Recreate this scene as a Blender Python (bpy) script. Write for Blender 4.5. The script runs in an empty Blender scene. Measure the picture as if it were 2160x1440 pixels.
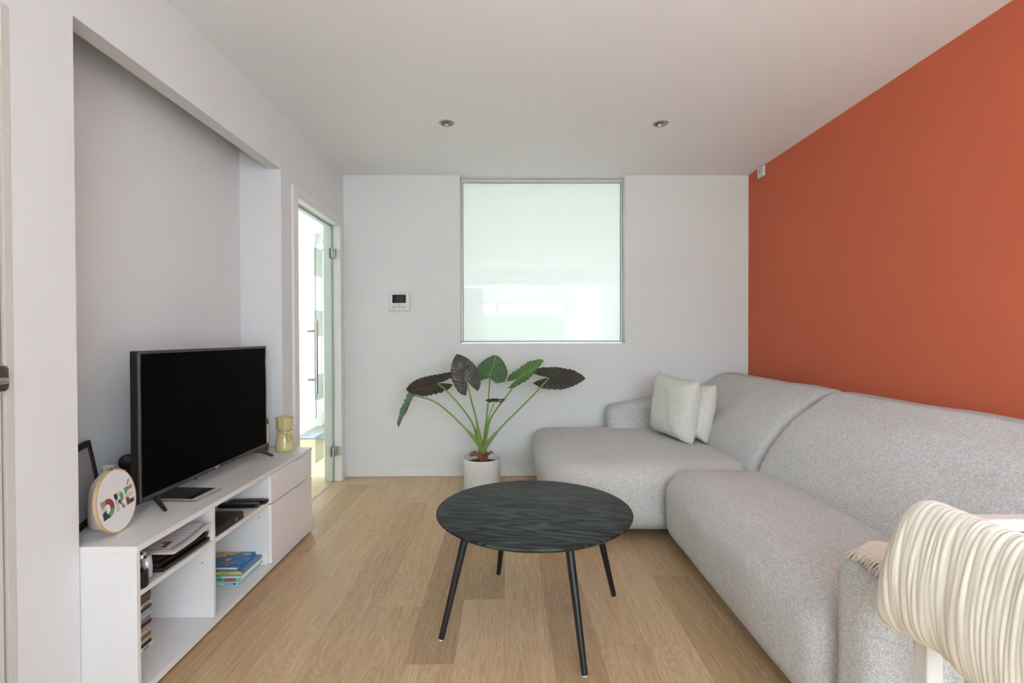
import bpy, bmesh, math, random
from mathutils import Vector, Matrix, noise
random.seed(7)
S = bpy.context.scene
COL = S.collection
PI = math.pi
V = Vector

# ------------------------------------------------------------------ colour / materials
def lin(c):
    if isinstance(c, str):
        c = tuple(int(c[i:i+2], 16)/255 for i in (0, 2, 4))
    return tuple(x/12.92 if x <= .04045 else ((x+.055)/1.055)**2.4 for x in c) + (1,)
MATS = {}
class N:
    """small node-tree helper"""
    def __init__(s, name):
        s.m = bpy.data.materials.new(name); s.m.use_nodes = True
        s.t = s.m.node_tree; s.b = s.t.nodes['Principled BSDF']; s.out = s.t.nodes['Material Output']
    def n(s, typ, **k):
        nd = s.t.nodes.new('ShaderNode'+typ)
        for a, v in k.items():
            if a in nd.inputs and not hasattr(nd, a): nd.inputs[a].default_value = v
            else: setattr(nd, a, v)
        return nd
    def l(s, a, b): s.t.links.new(a, b)
    def math(s, op, a, b=None, c=None):
        nd = s.n('Math', operation=op)
        for i, x in enumerate((a, b, c)):
            if x is None: continue
            if isinstance(x, (int, float)): nd.inputs[i].default_value = x
            else: s.l(x, nd.inputs[i])
        return nd.outputs[0]
    def mix(s, f, a, b, blend='MIX'):
        nd = s.n('Mix', data_type='RGBA', blend_type=blend)
        for i, x in ((0, f), (6, a), (7, b)):
            if isinstance(x, (int, float)): nd.inputs[i].default_value = x
            elif isinstance(x, tuple): nd.inputs[i].default_value = x
            else: s.l(x, nd.inputs[i])
        return nd.outputs[2]
    def ramp(s, f, *stops):
        nd = s.n('ValToRGB'); e = nd.color_ramp.elements
        while len(e) < len(stops): e.new(.5)
        for el, (p, c) in zip(e, stops):
            el.position = p; el.color = c if isinstance(c, tuple) and len(c) == 4 else lin(c)
        s.l(f, nd.inputs[0]); return nd.outputs[0]
    def coord(s, scale=(1, 1, 1), rot=(0, 0, 0), loc=(0, 0, 0), out='Object'):
        tc = s.n('TexCoord'); mp = s.n('Mapping')
        mp.inputs['Scale'].default_value = scale; mp.inputs['Rotation'].default_value = rot; mp.inputs['Location'].default_value = loc
        s.l(tc.outputs[out], mp.inputs[0]); return mp.outputs[0]
    def bump(s, h, strength=.2, dist=.01):
        nd = s.n('Bump'); nd.inputs['Strength'].default_value = strength; nd.inputs['Distance'].default_value = dist
        s.l(h, nd.inputs['Height']); s.l(nd.outputs[0], s.b.inputs['Normal'])
def mat(name, col, rough=.5, metal=0, spec=.5, coat=0, var=0.0, vscale=8, bump=0, bscale=200):
    if name in MATS: return MATS[name]
    k = N(name); b = k.b
    b.inputs['Base Color'].default_value = lin(col); b.inputs['Roughness'].default_value = rough
    b.inputs['Metallic'].default_value = metal; b.inputs['Specular IOR Level'].default_value = spec
    b.inputs['Coat Weight'].default_value = coat
    if var:
        nz = k.n('TexNoise', Scale=vscale, Detail=4.0); k.l(k.coord(), nz.inputs['Vector'])
        c = lin(col)
        k.l(k.ramp(nz.outputs[0], (.3, tuple(x*(1-var) for x in c[:3])+(1,)), (.7, tuple(min(1, x*(1+var)) for x in c[:3])+(1,))), b.inputs['Base Color'])
    if bump:
        nz = k.n('TexNoise', Scale=bscale, Detail=3.0); k.l(k.coord(), nz.inputs['Vector']); k.bump(nz.outputs[0], bump, .002)
    MATS[name] = k.m; return k.m

def plaster(name, col):
    return mat(name, col, .85, spec=.25, var=.012, vscale=1.5, bump=.12, bscale=260)
M_WALL = plaster('white wall paint', 'e2e1e0')
M_CEIL = plaster('white ceiling paint', 'f0f0ef')
M_ORANGE = mat('terracotta wall paint', 'cb6548', .8, spec=.25, var=.02, vscale=2, bump=.12, bscale=260)
M_TRIM = mat('white satin trim', 'e6e4e0', .4)
M_CAB = mat('white melamine', 'e4e1de', .38, spec=.45, bump=.03, bscale=500)
M_CABF = mat('white melamine drawer front', 'ebe5e1', .4, spec=.45, bump=.03, bscale=500)
M_CHROME = mat('brushed steel', 'b9b7b4', .28, 1)
M_DSTEEL = mat('dark brushed steel', '77736f', .35, 1)
M_BLACK = mat('matt black plastic', '141414', .5)
M_GLOSSB = mat('glossy black plastic', '0a0a0b', .12)
M_DARKW = mat('dark stained wood', '2a2320', .55, var=.2, vscale=30)
M_ALU = mat('grey aluminium profile', 'c9cbc8', .4, .35)

def floor_mat():
    k = N('oak plank floor')
    tc = k.n('TexCoord'); sp = k.n('SeparateXYZ'); k.l(tc.outputs['Object'], sp.inputs[0])
    W, L = .178, 1.22
    x = k.math('DIVIDE', k.math('ADD', sp.outputs[0], .013), W)
    row = k.math('FLOOR', x)
    wn = k.n('TexWhiteNoise', noise_dimensions='1D'); k.l(row, wn.inputs['W'])
    y = k.math('ADD', k.math('DIVIDE', sp.outputs[1], L), k.math('MULTIPLY', wn.outputs[0], 7.31))
    col = k.math('FLOOR', y)
    cid = k.n('CombineXYZ'); k.l(row, cid.inputs[0]); k.l(col, cid.inputs[1])
    pr = k.n('TexWhiteNoise', noise_dimensions='3D'); k.l(cid.outputs[0], pr.inputs['Vector'])
    # distance to the joints
    fx = k.math('FRACT', x); fy = k.math('FRACT', y)
    ex = k.math('MULTIPLY', k.math('MINIMUM', fx, k.math('SUBTRACT', 1, fx)), W)
    ey = k.math('MULTIPLY', k.math('MINIMUM', fy, k.math('SUBTRACT', 1, fy)), L)
    edge = k.math('MINIMUM', ex, ey)
    joint = k.math('LESS_THAN', edge, .0009)
    # grain coordinates, shifted per plank
    off = k.math('MULTIPLY', pr.outputs[0], 37.0)
    gv = k.n('CombineXYZ'); k.l(sp.outputs[0], gv.inputs[0]); k.l(k.math('ADD', sp.outputs[1], off), gv.inputs[1]); k.l(off, gv.inputs[2])
    def mapped(sc):
        mp = k.n('Mapping'); mp.inputs['Scale'].default_value = sc; k.l(gv.outputs[0], mp.inputs[0]); return mp.outputs[0]
    fine = k.n('TexNoise', Scale=1.0, Detail=5.0, Roughness=.65); k.l(mapped((170, 5, 1)), fine.inputs['Vector'])
    mid = k.n('TexNoise', Scale=1.0, Detail=3.0); k.l(mapped((26, 1.6, 1)), mid.inputs['Vector'])
    # cathedral figure: contour lines of a stretched noise field
    fld = k.n('TexNoise', Scale=1.0, Detail=2.0, Roughness=.45); k.l(mapped((9, 1.15, 1)), fld.inputs['Vector'])
    ring = k.math('FRACT', k.math('MULTIPLY', fld.outputs[0], 26))
    ring = k.math('ABSOLUTE', k.math('SUBTRACT', ring, .5))
    base = k.ramp(pr.outputs[0], (0, 'bc9f7b'), (.25, 'd0b18b'), (.6, 'dcbe98'), (1, 'e8caa5'))
    c1 = k.mix(k.math('MULTIPLY', k.math('SUBTRACT', fine.outputs[0], .35), 1.1), base, k.mix(1.0, base, lin('a88c6a'), 'MULTIPLY'))
    c2 = k.mix(k.math('MULTIPLY', ring, .55), c1, k.mix(1.0, c1, lin('bfa27e'), 'MULTIPLY'))
    c3 = k.mix(k.math('MULTIPLY', mid.outputs[0], .5), c2, k.mix(1.0, c2, lin('c8b496'), 'MULTIPLY'))
    c4 = k.mix(k.math('MULTIPLY', joint, .32), c3, lin('6d573f'))
    k.l(c4, k.b.inputs['Base Color'])
    k.b.inputs['Roughness'].default_value = .42; k.b.inputs['Specular IOR Level'].default_value = .45
    k.bump(k.math('SUBTRACT', fine.outputs[0], k.math('MULTIPLY', joint, 1.5)), .12, .002)
    return k.m
M_FLOOR = floor_mat()

def fabric_mat(name, dark, mid_, light, scale=260, bump=.6):
    k = N(name)
    v = k.n('TexVoronoi', Scale=float(scale)); k.l(k.coord(), v.inputs['Vector'])
    nz = k.n('TexNoise', Scale=scale*.55, Detail=3.0); k.l(k.coord(), nz.inputs['Vector'])
    big = k.n('TexNoise', Scale=7.0, Detail=2.0); k.l(k.coord(), big.inputs['Vector'])
    sc = k.n('SeparateColor'); k.l(v.outputs['Color'], sc.inputs[0])
    f = k.math('ADD', k.math('MULTIPLY', sc.outputs[0], .55), k.math('MULTIPLY', nz.outputs[0], .45))
    c = k.ramp(f, (.15, dark), (.5, mid_), (.85, light))
    c = k.mix(k.math('MULTIPLY', big.outputs[0], .18), c, lin(mid_))
    k.l(c, k.b.inputs['Base Color']); k.b.inputs['Roughness'].default_value = .95
    k.b.inputs['Specular IOR Level'].default_value = .15
    k.b.inputs['Sheen Weight'].default_value = .15
    k.bump(k.math('SUBTRACT', 1.0, v.outputs['Distance']), bump, .0025)
    return k.m
def weave_mat(name, dark, mid_, light, P=.0048):
    k = N(name)
    uv = k.n('UVMap'); sp = k.n('SeparateXYZ')
    wob = k.n('TexNoise', Scale=60.0, Detail=2.0); k.l(uv.outputs[0], wob.inputs['Vector'])
    ad = k.n('VectorMath', operation='MULTIPLY_ADD'); k.l(wob.outputs['Color'], ad.inputs[0]); ad.inputs[1].default_value = (.006, .006, 0); k.l(uv.outputs[0], ad.inputs[2])
    k.l(ad.outputs[0], sp.inputs[0])
    u_, v_ = k.math('DIVIDE', sp.outputs[0], P), k.math('DIVIDE', sp.outputs[1], P)
    chk = k.math('MODULO', k.math('ADD', k.math('FLOOR', u_), k.math('FLOOR', v_)), 2.0); chk = k.math('ABSOLUTE', chk)
    fu = k.math('ABSOLUTE', k.math('SINE', k.math('MULTIPLY', u_, PI))); fv = k.math('ABSOLUTE', k.math('SINE', k.math('MULTIPLY', v_, PI)))
    h = k.math('ADD', k.math('MULTIPLY', fu, chk), k.math('MULTIPLY', fv, k.math('SUBTRACT', 1.0, chk)))
    h = k.math('MULTIPLY', h, k.math('ADD', .6, k.math('MULTIPLY', k.math('MULTIPLY', fu, fv), .4)))
    cid = k.n('CombineXYZ'); k.l(k.math('FLOOR', u_), cid.inputs[0]); k.l(k.math('FLOOR', v_), cid.inputs[1])
    wn = k.n('TexWhiteNoise', noise_dimensions='2D'); k.l(cid.outputs[0], wn.inputs['Vector'])
    nz = k.n('TexNoise', Scale=520.0, Detail=3.0, Roughness=.6); k.l(k.coord(), nz.inputs['Vector'])
    f = k.math('ADD', k.math('MULTIPLY', wn.outputs[0], .22), k.math('MULTIPLY', nz.outputs[0], .78))
    f = k.math('ADD', f, k.math('MULTIPLY', k.math('SUBTRACT', h, .6), .22))
    k.l(k.ramp(f, (.22, dark), (.5, mid_), (.8, light)), k.b.inputs['Base Color'])
    k.b.inputs['Roughness'].default_value = .95; k.b.inputs['Specular IOR Level'].default_value = .15; k.b.inputs['Sheen Weight'].default_value = .1
    k.bump(k.math('ADD', h, k.math('MULTIPLY', nz.outputs[0], .5)), .7, .0022)
    return k.m
M_SOFA = weave_mat('grey woven upholstery', 'aeaaa7', 'dad6d3', 'f6f3f0')
M_CUSH = fabric_mat('cream boucle cushion', 'c3bdb1', 'dcd8ce', 'eeebe3', 330, .5)
M_BLANKET = fabric_mat('cream muslin', 'ded0bb', 'ebe1d0', 'f4ecdf', 1500, .08)

def table_mat():
    k = N('black ash veneer')
    co = k.coord((1, 1, 1), (0, 0, math.radians(12)))
    def mp(sc):
        m = k.n('Mapping'); m.inputs['Scale'].default_value = sc; k.l(co, m.inputs[0]); return m.outputs[0]
    fld = k.n('TexNoise', Scale=1.0, Detail=2.5, Roughness=.5); k.l(mp((1.4, 8.5, 1)), fld.inputs['Vector'])
    ring = k.math('ABSOLUTE', k.math('SUBTRACT', k.math('FRACT', k.math('MULTIPLY', fld.outputs[0], 11)), .5))
    fine = k.n('TexNoise', Scale=1.0, Detail=5.0); k.l(mp((7, 190, 1)), fine.inputs['Vector'])
    f = k.math('ADD', k.math('MULTIPLY', ring, 1.1), k.math('MULTIPLY', k.math('SUBTRACT', fine.outputs[0], .5), .9))
    k.l(k.ramp(f, (.10, '0e1011'), (.28, '242a2a'), (.68, '48544f')), k.b.inputs['Base Color'])
    k.b.inputs['Roughness'].default_value = .48; k.b.inputs['Specular IOR Level'].default_value = .28
    k.bump(f, .12, .001); return k.m
M_TABLE = table_mat()
M_LEG = mat('black lacquered wood', '15171b', .35, spec=.45, bump=.05, bscale=150)

def pane_mat():                       # satin glass: diffusing, with a clear reflective face
    k = N('frosted glass pane'); t = k.t
    tr = k.n('BsdfTranslucent'); tr.inputs[0].default_value = lin('cbcbc4')
    df = k.n('BsdfDiffuse'); df.inputs[0].default_value = lin('dde2de')
    gl = k.n('BsdfGlossy'); gl.inputs['Roughness'].default_value = .015
    m1 = k.n('MixShader'); m1.inputs[0].default_value = .35; k.l(tr.outputs[0], m1.inputs[1]); k.l(df.outputs[0], m1.inputs[2])
    fr = k.n('Fresnel', IOR=1.62)
    m2 = k.n('MixShader'); k.l(k.math('MULTIPLY', fr.outputs[0], .6), m2.inputs[0]); k.l(m1.outputs[0], m2.inputs[1]); k.l(gl.outputs[0], m2.inputs[2])
    k.l(m2.outputs[0], k.out.inputs[0]); return k.m
M_PANE = pane_mat()
def glass_mat(name, tint, ior=1.45):
    k = N(name)
    tr = k.n('BsdfTransparent'); tr.inputs[0].default_value = lin(tint)
    gl = k.n('BsdfGlossy'); gl.inputs['Roughness'].default_value = .02
    lw = k.n('LayerWeight'); lw.inputs[0].default_value = .5; m = k.n('MixShader')
    k.l(k.math('ADD', .035, k.math('MULTIPLY', k.math('POWER', lw.outputs['Facing'], 5), .8)), m.inputs[0]); k.l(tr.outputs[0], m.inputs[1]); k.l(gl.outputs[0], m.inputs[2])
    k.l(m.outputs[0], k.out.inputs[0]); return k.m
M_GLASS = glass_mat('clear door glass', 'f4fbf7')
def sticker_mat():
    k = N('frosted film')
    tr = k.n('BsdfTransparent'); tr.inputs[0].default_value = lin('eef3ef')
    df = k.n('BsdfDiffuse'); df.inputs[0].default_value = lin('dfe8e2')
    m = k.n('MixShader'); m.inputs[0].default_value = .28; k.l(tr.outputs[0], m.inputs[1]); k.l(df.outputs[0], m.inputs[2])
    k.l(m.outputs[0], k.out.inputs[0]); return k.m
M_FILM = sticker_mat()

# ------------------------------------------------------------------ mesh helpers
def obj(name, bm, m, parent=None, smooth=False, loc=None, bevel=0, solid=0, angle=None):
    bmesh.ops.recalc_face_normals(bm, faces=bm.faces[:])
    me = bpy.data.meshes.new(name); bm.to_mesh(me); bm.free()
    o = bpy.data.objects.new(name, me); COL.objects.link(o)
    for x in (m if isinstance(m, (list, tuple)) else [m]): me.materials.append(x)
    if parent is not None: o.parent = parent
    if loc is not None: o.location = loc
    if smooth: me.polygons.foreach_set('use_smooth', [True]*len(me.polygons))
    if angle is not None: me.set_sharp_from_angle(angle=math.radians(angle))
    if bevel:
        md = o.modifiers.new('edge', 'BEVEL'); md.width = bevel; md.segments = 2; md.limit_method = 'ANGLE'; md.angle_limit = math.radians(40)
    if solid:
        md = o.modifiers.new('thickness', 'SOLIDIFY'); md.thickness = solid; md.offset = 0
    return o
def NB(): return bmesh.new()
def box(bm, x0, x1, y0, y1, z0, z1, mi=0, M=None):
    vs = [bm.verts.new((x, y, z)) for x in (x0, x1) for y in (y0, y1) for z in (z0, z1)]
    if M is not None:
        for v in vs: v.co = M @ v.co
    for q in ((0, 1, 3, 2), (4, 6, 7, 5), (0, 4, 5, 1), (2, 3, 7, 6), (0, 2, 6, 4), (1, 5, 7, 3)):
        bm.faces.new([vs[i] for i in q]).material_index = mi
    return vs
def boxes(*bs):
    bm = NB()
    for b in bs: box(bm, *b)
    return bm
def rbox(bm, lo, hi, r, n=8, m=4, fn=None, mi=0, uv=False):
    """rounded box; r may differ per axis; fn deforms each point"""
    if not isinstance(r, tuple): r = (r, r, r)
    uvl = bm.loops.layers.uv.new('UVMap') if uv else None
    ax = []
    for a in range(3):
        L = hi[a]-lo[a]; ra = min(r[a], L/2*.999)
        e = [lo[a]+ra*(1-math.tan(PI/4*(1-i/m))) for i in range(m+1)]
        mid = [lo[a]+ra+(L-2*ra)*i/n for i in range(1, n)]
        ax.append(e+mid+[lo[a]+hi[a]-x for x in reversed(e)])
    rr = [min(r[a], (hi[a]-lo[a])/2*.999) for a in range(3)]
    cache = {}
    def vert(p):
        q = [min(max(p[a], lo[a]+rr[a]), hi[a]-rr[a]) for a in range(3)]
        d = [(p[a]-q[a])/rr[a] for a in range(3)]; ln = math.sqrt(sum(x*x for x in d))
        if ln > 1e-9: p = [q[a]+d[a]/ln*rr[a] for a in range(3)]
        if fn: p = fn(V(p))
        key = tuple(round(x, 6) for x in p)
        if key not in cache: cache[key] = bm.verts.new(p)
        return cache[key]
    for a in range(3):
        b, c = (a+1) % 3, (a+2) % 3
        for s, fixed in ((0, lo[a]), (1, hi[a])):
            g = []
            for u in ax[b]:
                row = []
                for w in ax[c]:
                    p = [0, 0, 0]; p[a] = fixed; p[b] = u; p[c] = w; row.append(vert(p))
                g.append(row)
            for i in range(len(g)-1):
                for j in range(len(g[0])-1):
                    q = [g[i][j], g[i+1][j], g[i+1][j+1], g[i][j+1]]
                    if s == 0: q.reverse()
                    q2 = []
                    for v in q:
                        if v not in q2: q2.append(v)
                    if len(q2) >= 3:
                        try: fc = bm.faces.new(q2)
                        except ValueError: continue
                        fc.material_index = mi
                        if uvl is not None:
                            src = {vv: w_ for vv, w_ in zip((g[i][j], g[i+1][j], g[i+1][j+1], g[i][j+1]), ((i, j), (i+1, j), (i+1, j+1), (i, j+1)))}
                            for lp in fc.loops: a_, b_ = src[lp.vert]; lp[uvl].uv = (ax[b][a_], ax[c][b_])
def lathe(bm, prof, c=(0, 0, 0), seg=40, fn=None, mi=0, caps=True):
    rings = []
    for (r, z) in prof:
        ring = []
        for i in range(seg):
            a = 2*PI*i/seg; p = V((r*math.cos(a), r*math.sin(a), z))
            if fn: p = fn(p, a)
            ring.append(bm.verts.new(V(c)+p))
        rings.append(ring)
    for A, B in zip(rings, rings[1:]):
        for i in range(seg):
            bm.faces.new((A[i], A[(i+1) % seg], B[(i+1) % seg], B[i])).material_index = mi
    if caps:
        for R in (rings[0], rings[-1]): bm.faces.new(R).material_index = mi
def tube(bm, pts, rad, seg=10, mi=0, flat=None):
    """tube through points; rad number or list"""
    pts = [V(p) for p in pts]; n = len(pts)
    if not isinstance(rad, (list, tuple)): rad = [rad]*n
    t0 = (pts[1]-pts[0]).normalized(); up = V((0, 0, 1)) if abs(t0.z) < .9 else V((1, 0, 0))
    a = t0.cross(up).normalized(); rings = []
    for i, p in enumerate(pts):
        t = (pts[min(i+1, n-1)]-pts[max(i-1, 0)]).normalized()
        a = (a-t*a.dot(t)).normalized(); b = t.cross(a)
        rings.append([bm.verts.new(p+(a*math.cos(2*PI*k/seg)+b*math.sin(2*PI*k/seg))*rad[i]) for k in range(seg)])
    for A, B in zip(rings, rings[1:]):
        for k in range(seg): bm.faces.new((A[k], A[(k+1) % seg], B[(k+1) % seg], B[k])).material_index = mi
    bm.faces.new(rings[0]).material_index = mi; bm.faces.new(rings[-1]).material_index = mi
def bez(P, n=14):
    out = []
    for i in range(n+1):
        t = i/n; q = [V(p) for p in P]
        while len(q) > 1: q = [q[j].lerp(q[j+1], t) for j in range(len(q)-1)]
        out.append(q[0])
    return out
def spline(P, n=6):
    P = [V(p) for p in P]; P = [2*P[0]-P[1]]+P+[2*P[-1]-P[-2]]; out = []
    for i in range(1, len(P)-2):
        a, b, c, d = P[i-1:i+3]
        for j in range(n):
            t = j/n
            out.append(.5*((2*b)+(c-a)*t+(2*a-5*b+4*c-d)*t*t+(3*b-a-3*c+d)*t**3))
    out.append(P[-2]); return out
def frame(o, e1, e2):
    e1 = V(e1).normalized(); e2 = V(e2); e2 = (e2-e1*e2.dot(e1)).normalized(); e3 = e1.cross(e2)
    return Matrix(((e1.x, e2.x, e3.x, o[0]), (e1.y, e2.y, e3.y, o[1]), (e1.z, e2.z, e3.z, o[2]), (0, 0, 0, 1)))
def poly(bm, pts, M, h=.001, z=0, mi=0):
    """flat 2D outline given a real thickness h, placed by matrix M"""
    A = [bm.verts.new(M @ V((x, y, z))) for x, y in pts]; B = [bm.verts.new(M @ V((x, y, z+h))) for x, y in pts]
    n = len(pts)
    for f in ([A[i] for i in reversed(range(n))], B): bm.faces.new(f).material_index = mi
    for i in range(n): bm.faces.new((A[i], A[(i+1) % n], B[(i+1) % n], B[i])).material_index = mi
def arc(cx, cy, r, a0, a1, n=10):
    return [(cx+r*math.cos(math.radians(a0+(a1-a0)*i/n)), cy+r*math.sin(math.radians(a0+(a1-a0)*i/n))) for i in range(n+1)]
def text(name, s, size, M, m, parent, h=.0006, shear=0):
    cu = bpy.data.curves.new(name, 'FONT'); cu.body = s; cu.size = size; cu.extrude = h; cu.align_x = 'CENTER'; cu.align_y = 'CENTER'; cu.shear = shear
    t = bpy.data.objects.new(name, cu); COL.objects.link(t)
    bpy.context.view_layer.update()
    me = bpy.data.meshes.new_from_object(t.evaluated_get(bpy.context.evaluated_depsgraph_get()))
    bpy.data.objects.remove(t); me.name = name; me.transform(M); me.materials.clear(); me.materials.append(m)
    o = bpy.data.objects.new(name, me); COL.objects.link(o); o.parent = parent; return o
def thing(name, label, cat, loc=(0, 0, 0), group=None):
    o = bpy.data.objects.new(name, None); COL.objects.link(o); o.empty_display_size = .05
    o.location = loc; tag(o, label, cat, group); return o
def tag(o, label, cat, group=None):
    o['label'] = label; o['category'] = cat
    if group: o['group'] = group
    return o
def struct(o): o['kind'] = 'structure'; return o
def sub(o, parent):                     # parts are modelled in world coordinates
    o.parent = parent; o.location = -V(parent.location) if o.location.length == 0 else o.location - parent.location
    return o
def part(name, bm, m, parent, **k):     # mesh in world coordinates, parented to a thing placed at its base
    org = V((0, 0, 0)); p = parent
    while p is not None: org += V(p.location); p = p.parent
    bmesh.ops.translate(bm, verts=bm.verts[:], vec=-org)
    return obj(name, bm, m, parent, **k)

# ------------------------------------------------------------------ room dimensions (metres)
H = 2.5
XL, XR, YB = -1.348, 2.023, 4.155        # left wall, right wall, back wall
YR = -7.0                                # wall behind the camera
N1, N2, NZ, NX = 1.578, 3.008, 2.167, -1.594   # niche
D1, D2, DZ = 3.222, 4.03, 2.052          # glass door opening
XO = -1.463                              # hall side of the left wall

struct(obj('floor', boxes((-2.7, 2.2, YR-.1, 6.7, -.1, 0)), M_FLOOR))
sy0, sy1 = 3.143-.0335, 3.143+.0335
sx = (-.372, .972)
struct(obj('ceiling', boxes((-2.7, 2.2, YR-.1, sy0, H, H+.1), (-2.7, 2.2, sy1, 6.7, H, H+.1),
    (-2.7, sx[0]-.0335, sy0, sy1, H, H+.1), (sx[0]+.0335, sx[1]-.0335, sy0, sy1, H, H+.1), (sx[1]+.0335, 2.2, sy0, sy1, H, H+.1)), M_CEIL))
SW = (-5.8, -2.6, .3, 2.3)                 # unseen side window, added to light the orange wall
E0, E1 = .50, 1.376                      # opening of the flush door in the left wall
struct(obj('wall_left', boxes(
    (XO, XL, YR, SW[0], 0, H), (XO, XL, SW[0], SW[1], 0, SW[2]), (XO, XL, SW[0], SW[1], SW[3], H), (XO, XL, SW[1], E0, 0, H), (XO, XL, E0, E1, 2.062, H),
    (NX-.1, XL, E1, N1, 0, H), (XL-.07, XL, N1, N2, NZ, H), (NX-.1, NX, N1, N2, 0, H),
    (NX-.1, XL, N2, D1-.02, 0, H), (XO, XL, D1-.02, D2+.02, DZ+.02, H), (XO, XL, D2+.02, YB, 0, H)), M_WALL))
WX0, WX1, WZ = -.386, .991, 1.106        # window opening in the back wall, open to the ceiling
struct(obj('wall_back', boxes((XO, WX0, YB, YB+.14, 0, H), (WX1, XR+.1, YB, YB+.14, 0, H), (WX0, WX1, YB, YB+.14, 0, WZ)), M_WALL))
struct(obj('wall_right', boxes((XR, XR+.1, .2, YB, 0, H)), M_ORANGE))
struct(obj('wall_shade_stub', boxes((XL, XL+.90, -1.45, -.75, 0, 2.06)), M_WALL))  # stub added to shade the cabinet end, modelled on a mirrored tall cabinet
struct(obj('wall_right_rear', boxes((XR, XR+.1, YR, .2, 0, H)), M_WALL))
RW = (-1.15, 1.85, .05, 2.25)             # garden window behind the camera
struct(obj('wall_rear', boxes((XO, RW[0], YR-.1, YR, 0, H), (RW[1], XR+.1, YR-.1, YR, 0, H), (RW[0], RW[1], YR-.1, YR, 0, RW[2]), (RW[0], RW[1], YR-.1, YR, RW[3], H)), M_WALL))
# hall beyond the glass door and the frosted window
HXL, HY, HXR = -2.48, 6.55, 2.1
struct(obj('wall_hall_left', boxes((HXL-.1, HXL, 2.1, HY, 0, H)), M_WALL))
struct(obj('wall_hall_near', boxes((HXL-.1, NX-.1, 2.0, 2.1, 0, H)), M_WALL))
HW = (-1.1, 1.9, .1, 2.3)                # glazed front of the hall
struct(obj('wall_hall_back', boxes((HXL-.1, HW[0], HY, HY+.1, 0, H), (HW[1], HXR+.1, HY, HY+.1, 0, H), (HW[0], HW[1], HY, HY+.1, 0, HW[2]), (HW[0], HW[1], HY, HY+.1, HW[3], H)), M_WALL))
struct(obj('wall_hall_right', boxes((HXR, HXR+.1, YB+.14, HY, 0, H)), M_WALL))

# skirting
struct(obj('baseboard_back', boxes((XL+.016, .62, YB-.013, YB, .001, .075), (.622, XR, YB-.013, YB, .001, .075)), M_TRIM, bevel=.002))
struct(obj('baseboard_right', boxes((XR-.013, XR, YR, YB-.013, .001, .075)), M_TRIM, bevel=.002))
struct(obj('baseboard_hall', boxes((HXL, HXL+.014, 2.1, HY, .001, .11), (HXL+.014, -2.43, HY-.014, HY, .001, .11)), M_TRIM, bevel=.002))
# beam across the ceiling behind the camera
struct(obj('trim_2', boxes((XL, XR, -1.75, -1.6, 2.2, H)), M_CEIL))
# plastered panel joint on the left wall
struct(obj('trim_3', boxes((XL-.001, XL+.0006, E1+.0005, 1.437, .001, H-.001)), M_WALL))
struct(obj('trim_4', boxes((XL-.001, XL+.0006, N2+.0003, N2+.022, .001, H-.001)), M_WALL))

# ------------------------------------------------------------------ windows
def frame_bars(x0, x1, z0, z1, y0, y1, wl, wr, wb, wt):
    return boxes((x0, x0+wl, y0, y1, z0, z1), (x1-wr, x1, y0, y1, z0, z1), (x0+wl, x1-wr, y0, y1, z0, z0+wb), (x0+wl, x1-wr, y0, y1, z1-wt, z1))
w1 = struct(obj('window_1', frame_bars(WX0+.001, WX1-.001, WZ+.001, H-.001, YB+.092, YB+.13, .014, .014, .012, .030), M_ALU, bevel=.002))
struct(obj('window_pane', boxes((WX0+.014, WX1-.014, YB+.104, YB+.112, WZ+.012, H-.03)), M_PANE, w1))
struct(obj('window_bead', frame_bars(WX0+.014, WX1-.014, WZ+.012, H-.03, YB+.096, YB+.104, .006, .006, .006, .006), mat('dark glazing gasket', '8f9492', .6), w1))
w3 = struct(obj('window_3', boxes((RW[0], RW[0]+.06, YR-.08, YR-.02, RW[2], RW[3]), (RW[1]-.06, RW[1], YR-.08, YR-.02, RW[2], RW[3]), (RW[0]+.06, RW[1]-.06, YR-.08, YR-.02, RW[2], RW[2]+.07), (RW[0]+.06, RW[1]-.06, YR-.08, YR-.02, RW[3]-.1, RW[3]), (-.33, -.21, YR-.08, YR-.02, RW[2]+.07, RW[3]-.1)), mat('grey window frame', 'b5b8b6', .5), bevel=.003))
struct(obj('window_glass', boxes((RW[0]+.06, RW[1]-.06, YR-.053, YR-.047, RW[2]+.07, RW[3]-.1)), M_GLASS, w3))
w2 = struct(obj('window_2', boxes((HW[0], HW[0]+.06, HY+.02, HY+.08, HW[2], HW[3]), (HW[1]-.06, HW[1], HY+.02, HY+.08, HW[2], HW[3]), (HW[0]+.06, HW[1]-.06, HY+.02, HY+.08, HW[2], HW[2]+.06), (HW[0]+.06, HW[1]-.06, HY+.02, HY+.08, HW[3]-.06, HW[3])), M_TRIM, bevel=.003))
struct(obj('window_glazing', boxes((HW[0]+.06, HW[1]-.06, HY+.047, HY+.053, HW[2]+.06, HW[3]-.06)), M_GLASS, w2))

w4 = struct(obj('window_added', boxes((XO+.03, XO+.08, SW[0], SW[0]+.06, SW[2], SW[3]), (XO+.03, XO+.08, SW[1]-.06, SW[1], SW[2], SW[3]), (XO+.03, XO+.08, SW[0]+.06, SW[1]-.06, SW[2], SW[2]+.06), (XO+.03, XO+.08, SW[0]+.06, SW[1]-.06, SW[3]-.06, SW[3])), M_TRIM, bevel=.003))  # frame of the added side window
struct(obj('window_glass', boxes((XO+.052, XO+.058, SW[0]+.06, SW[1]-.06, SW[2]+.06, SW[3]-.06)), M_GLASS, w4))
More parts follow.
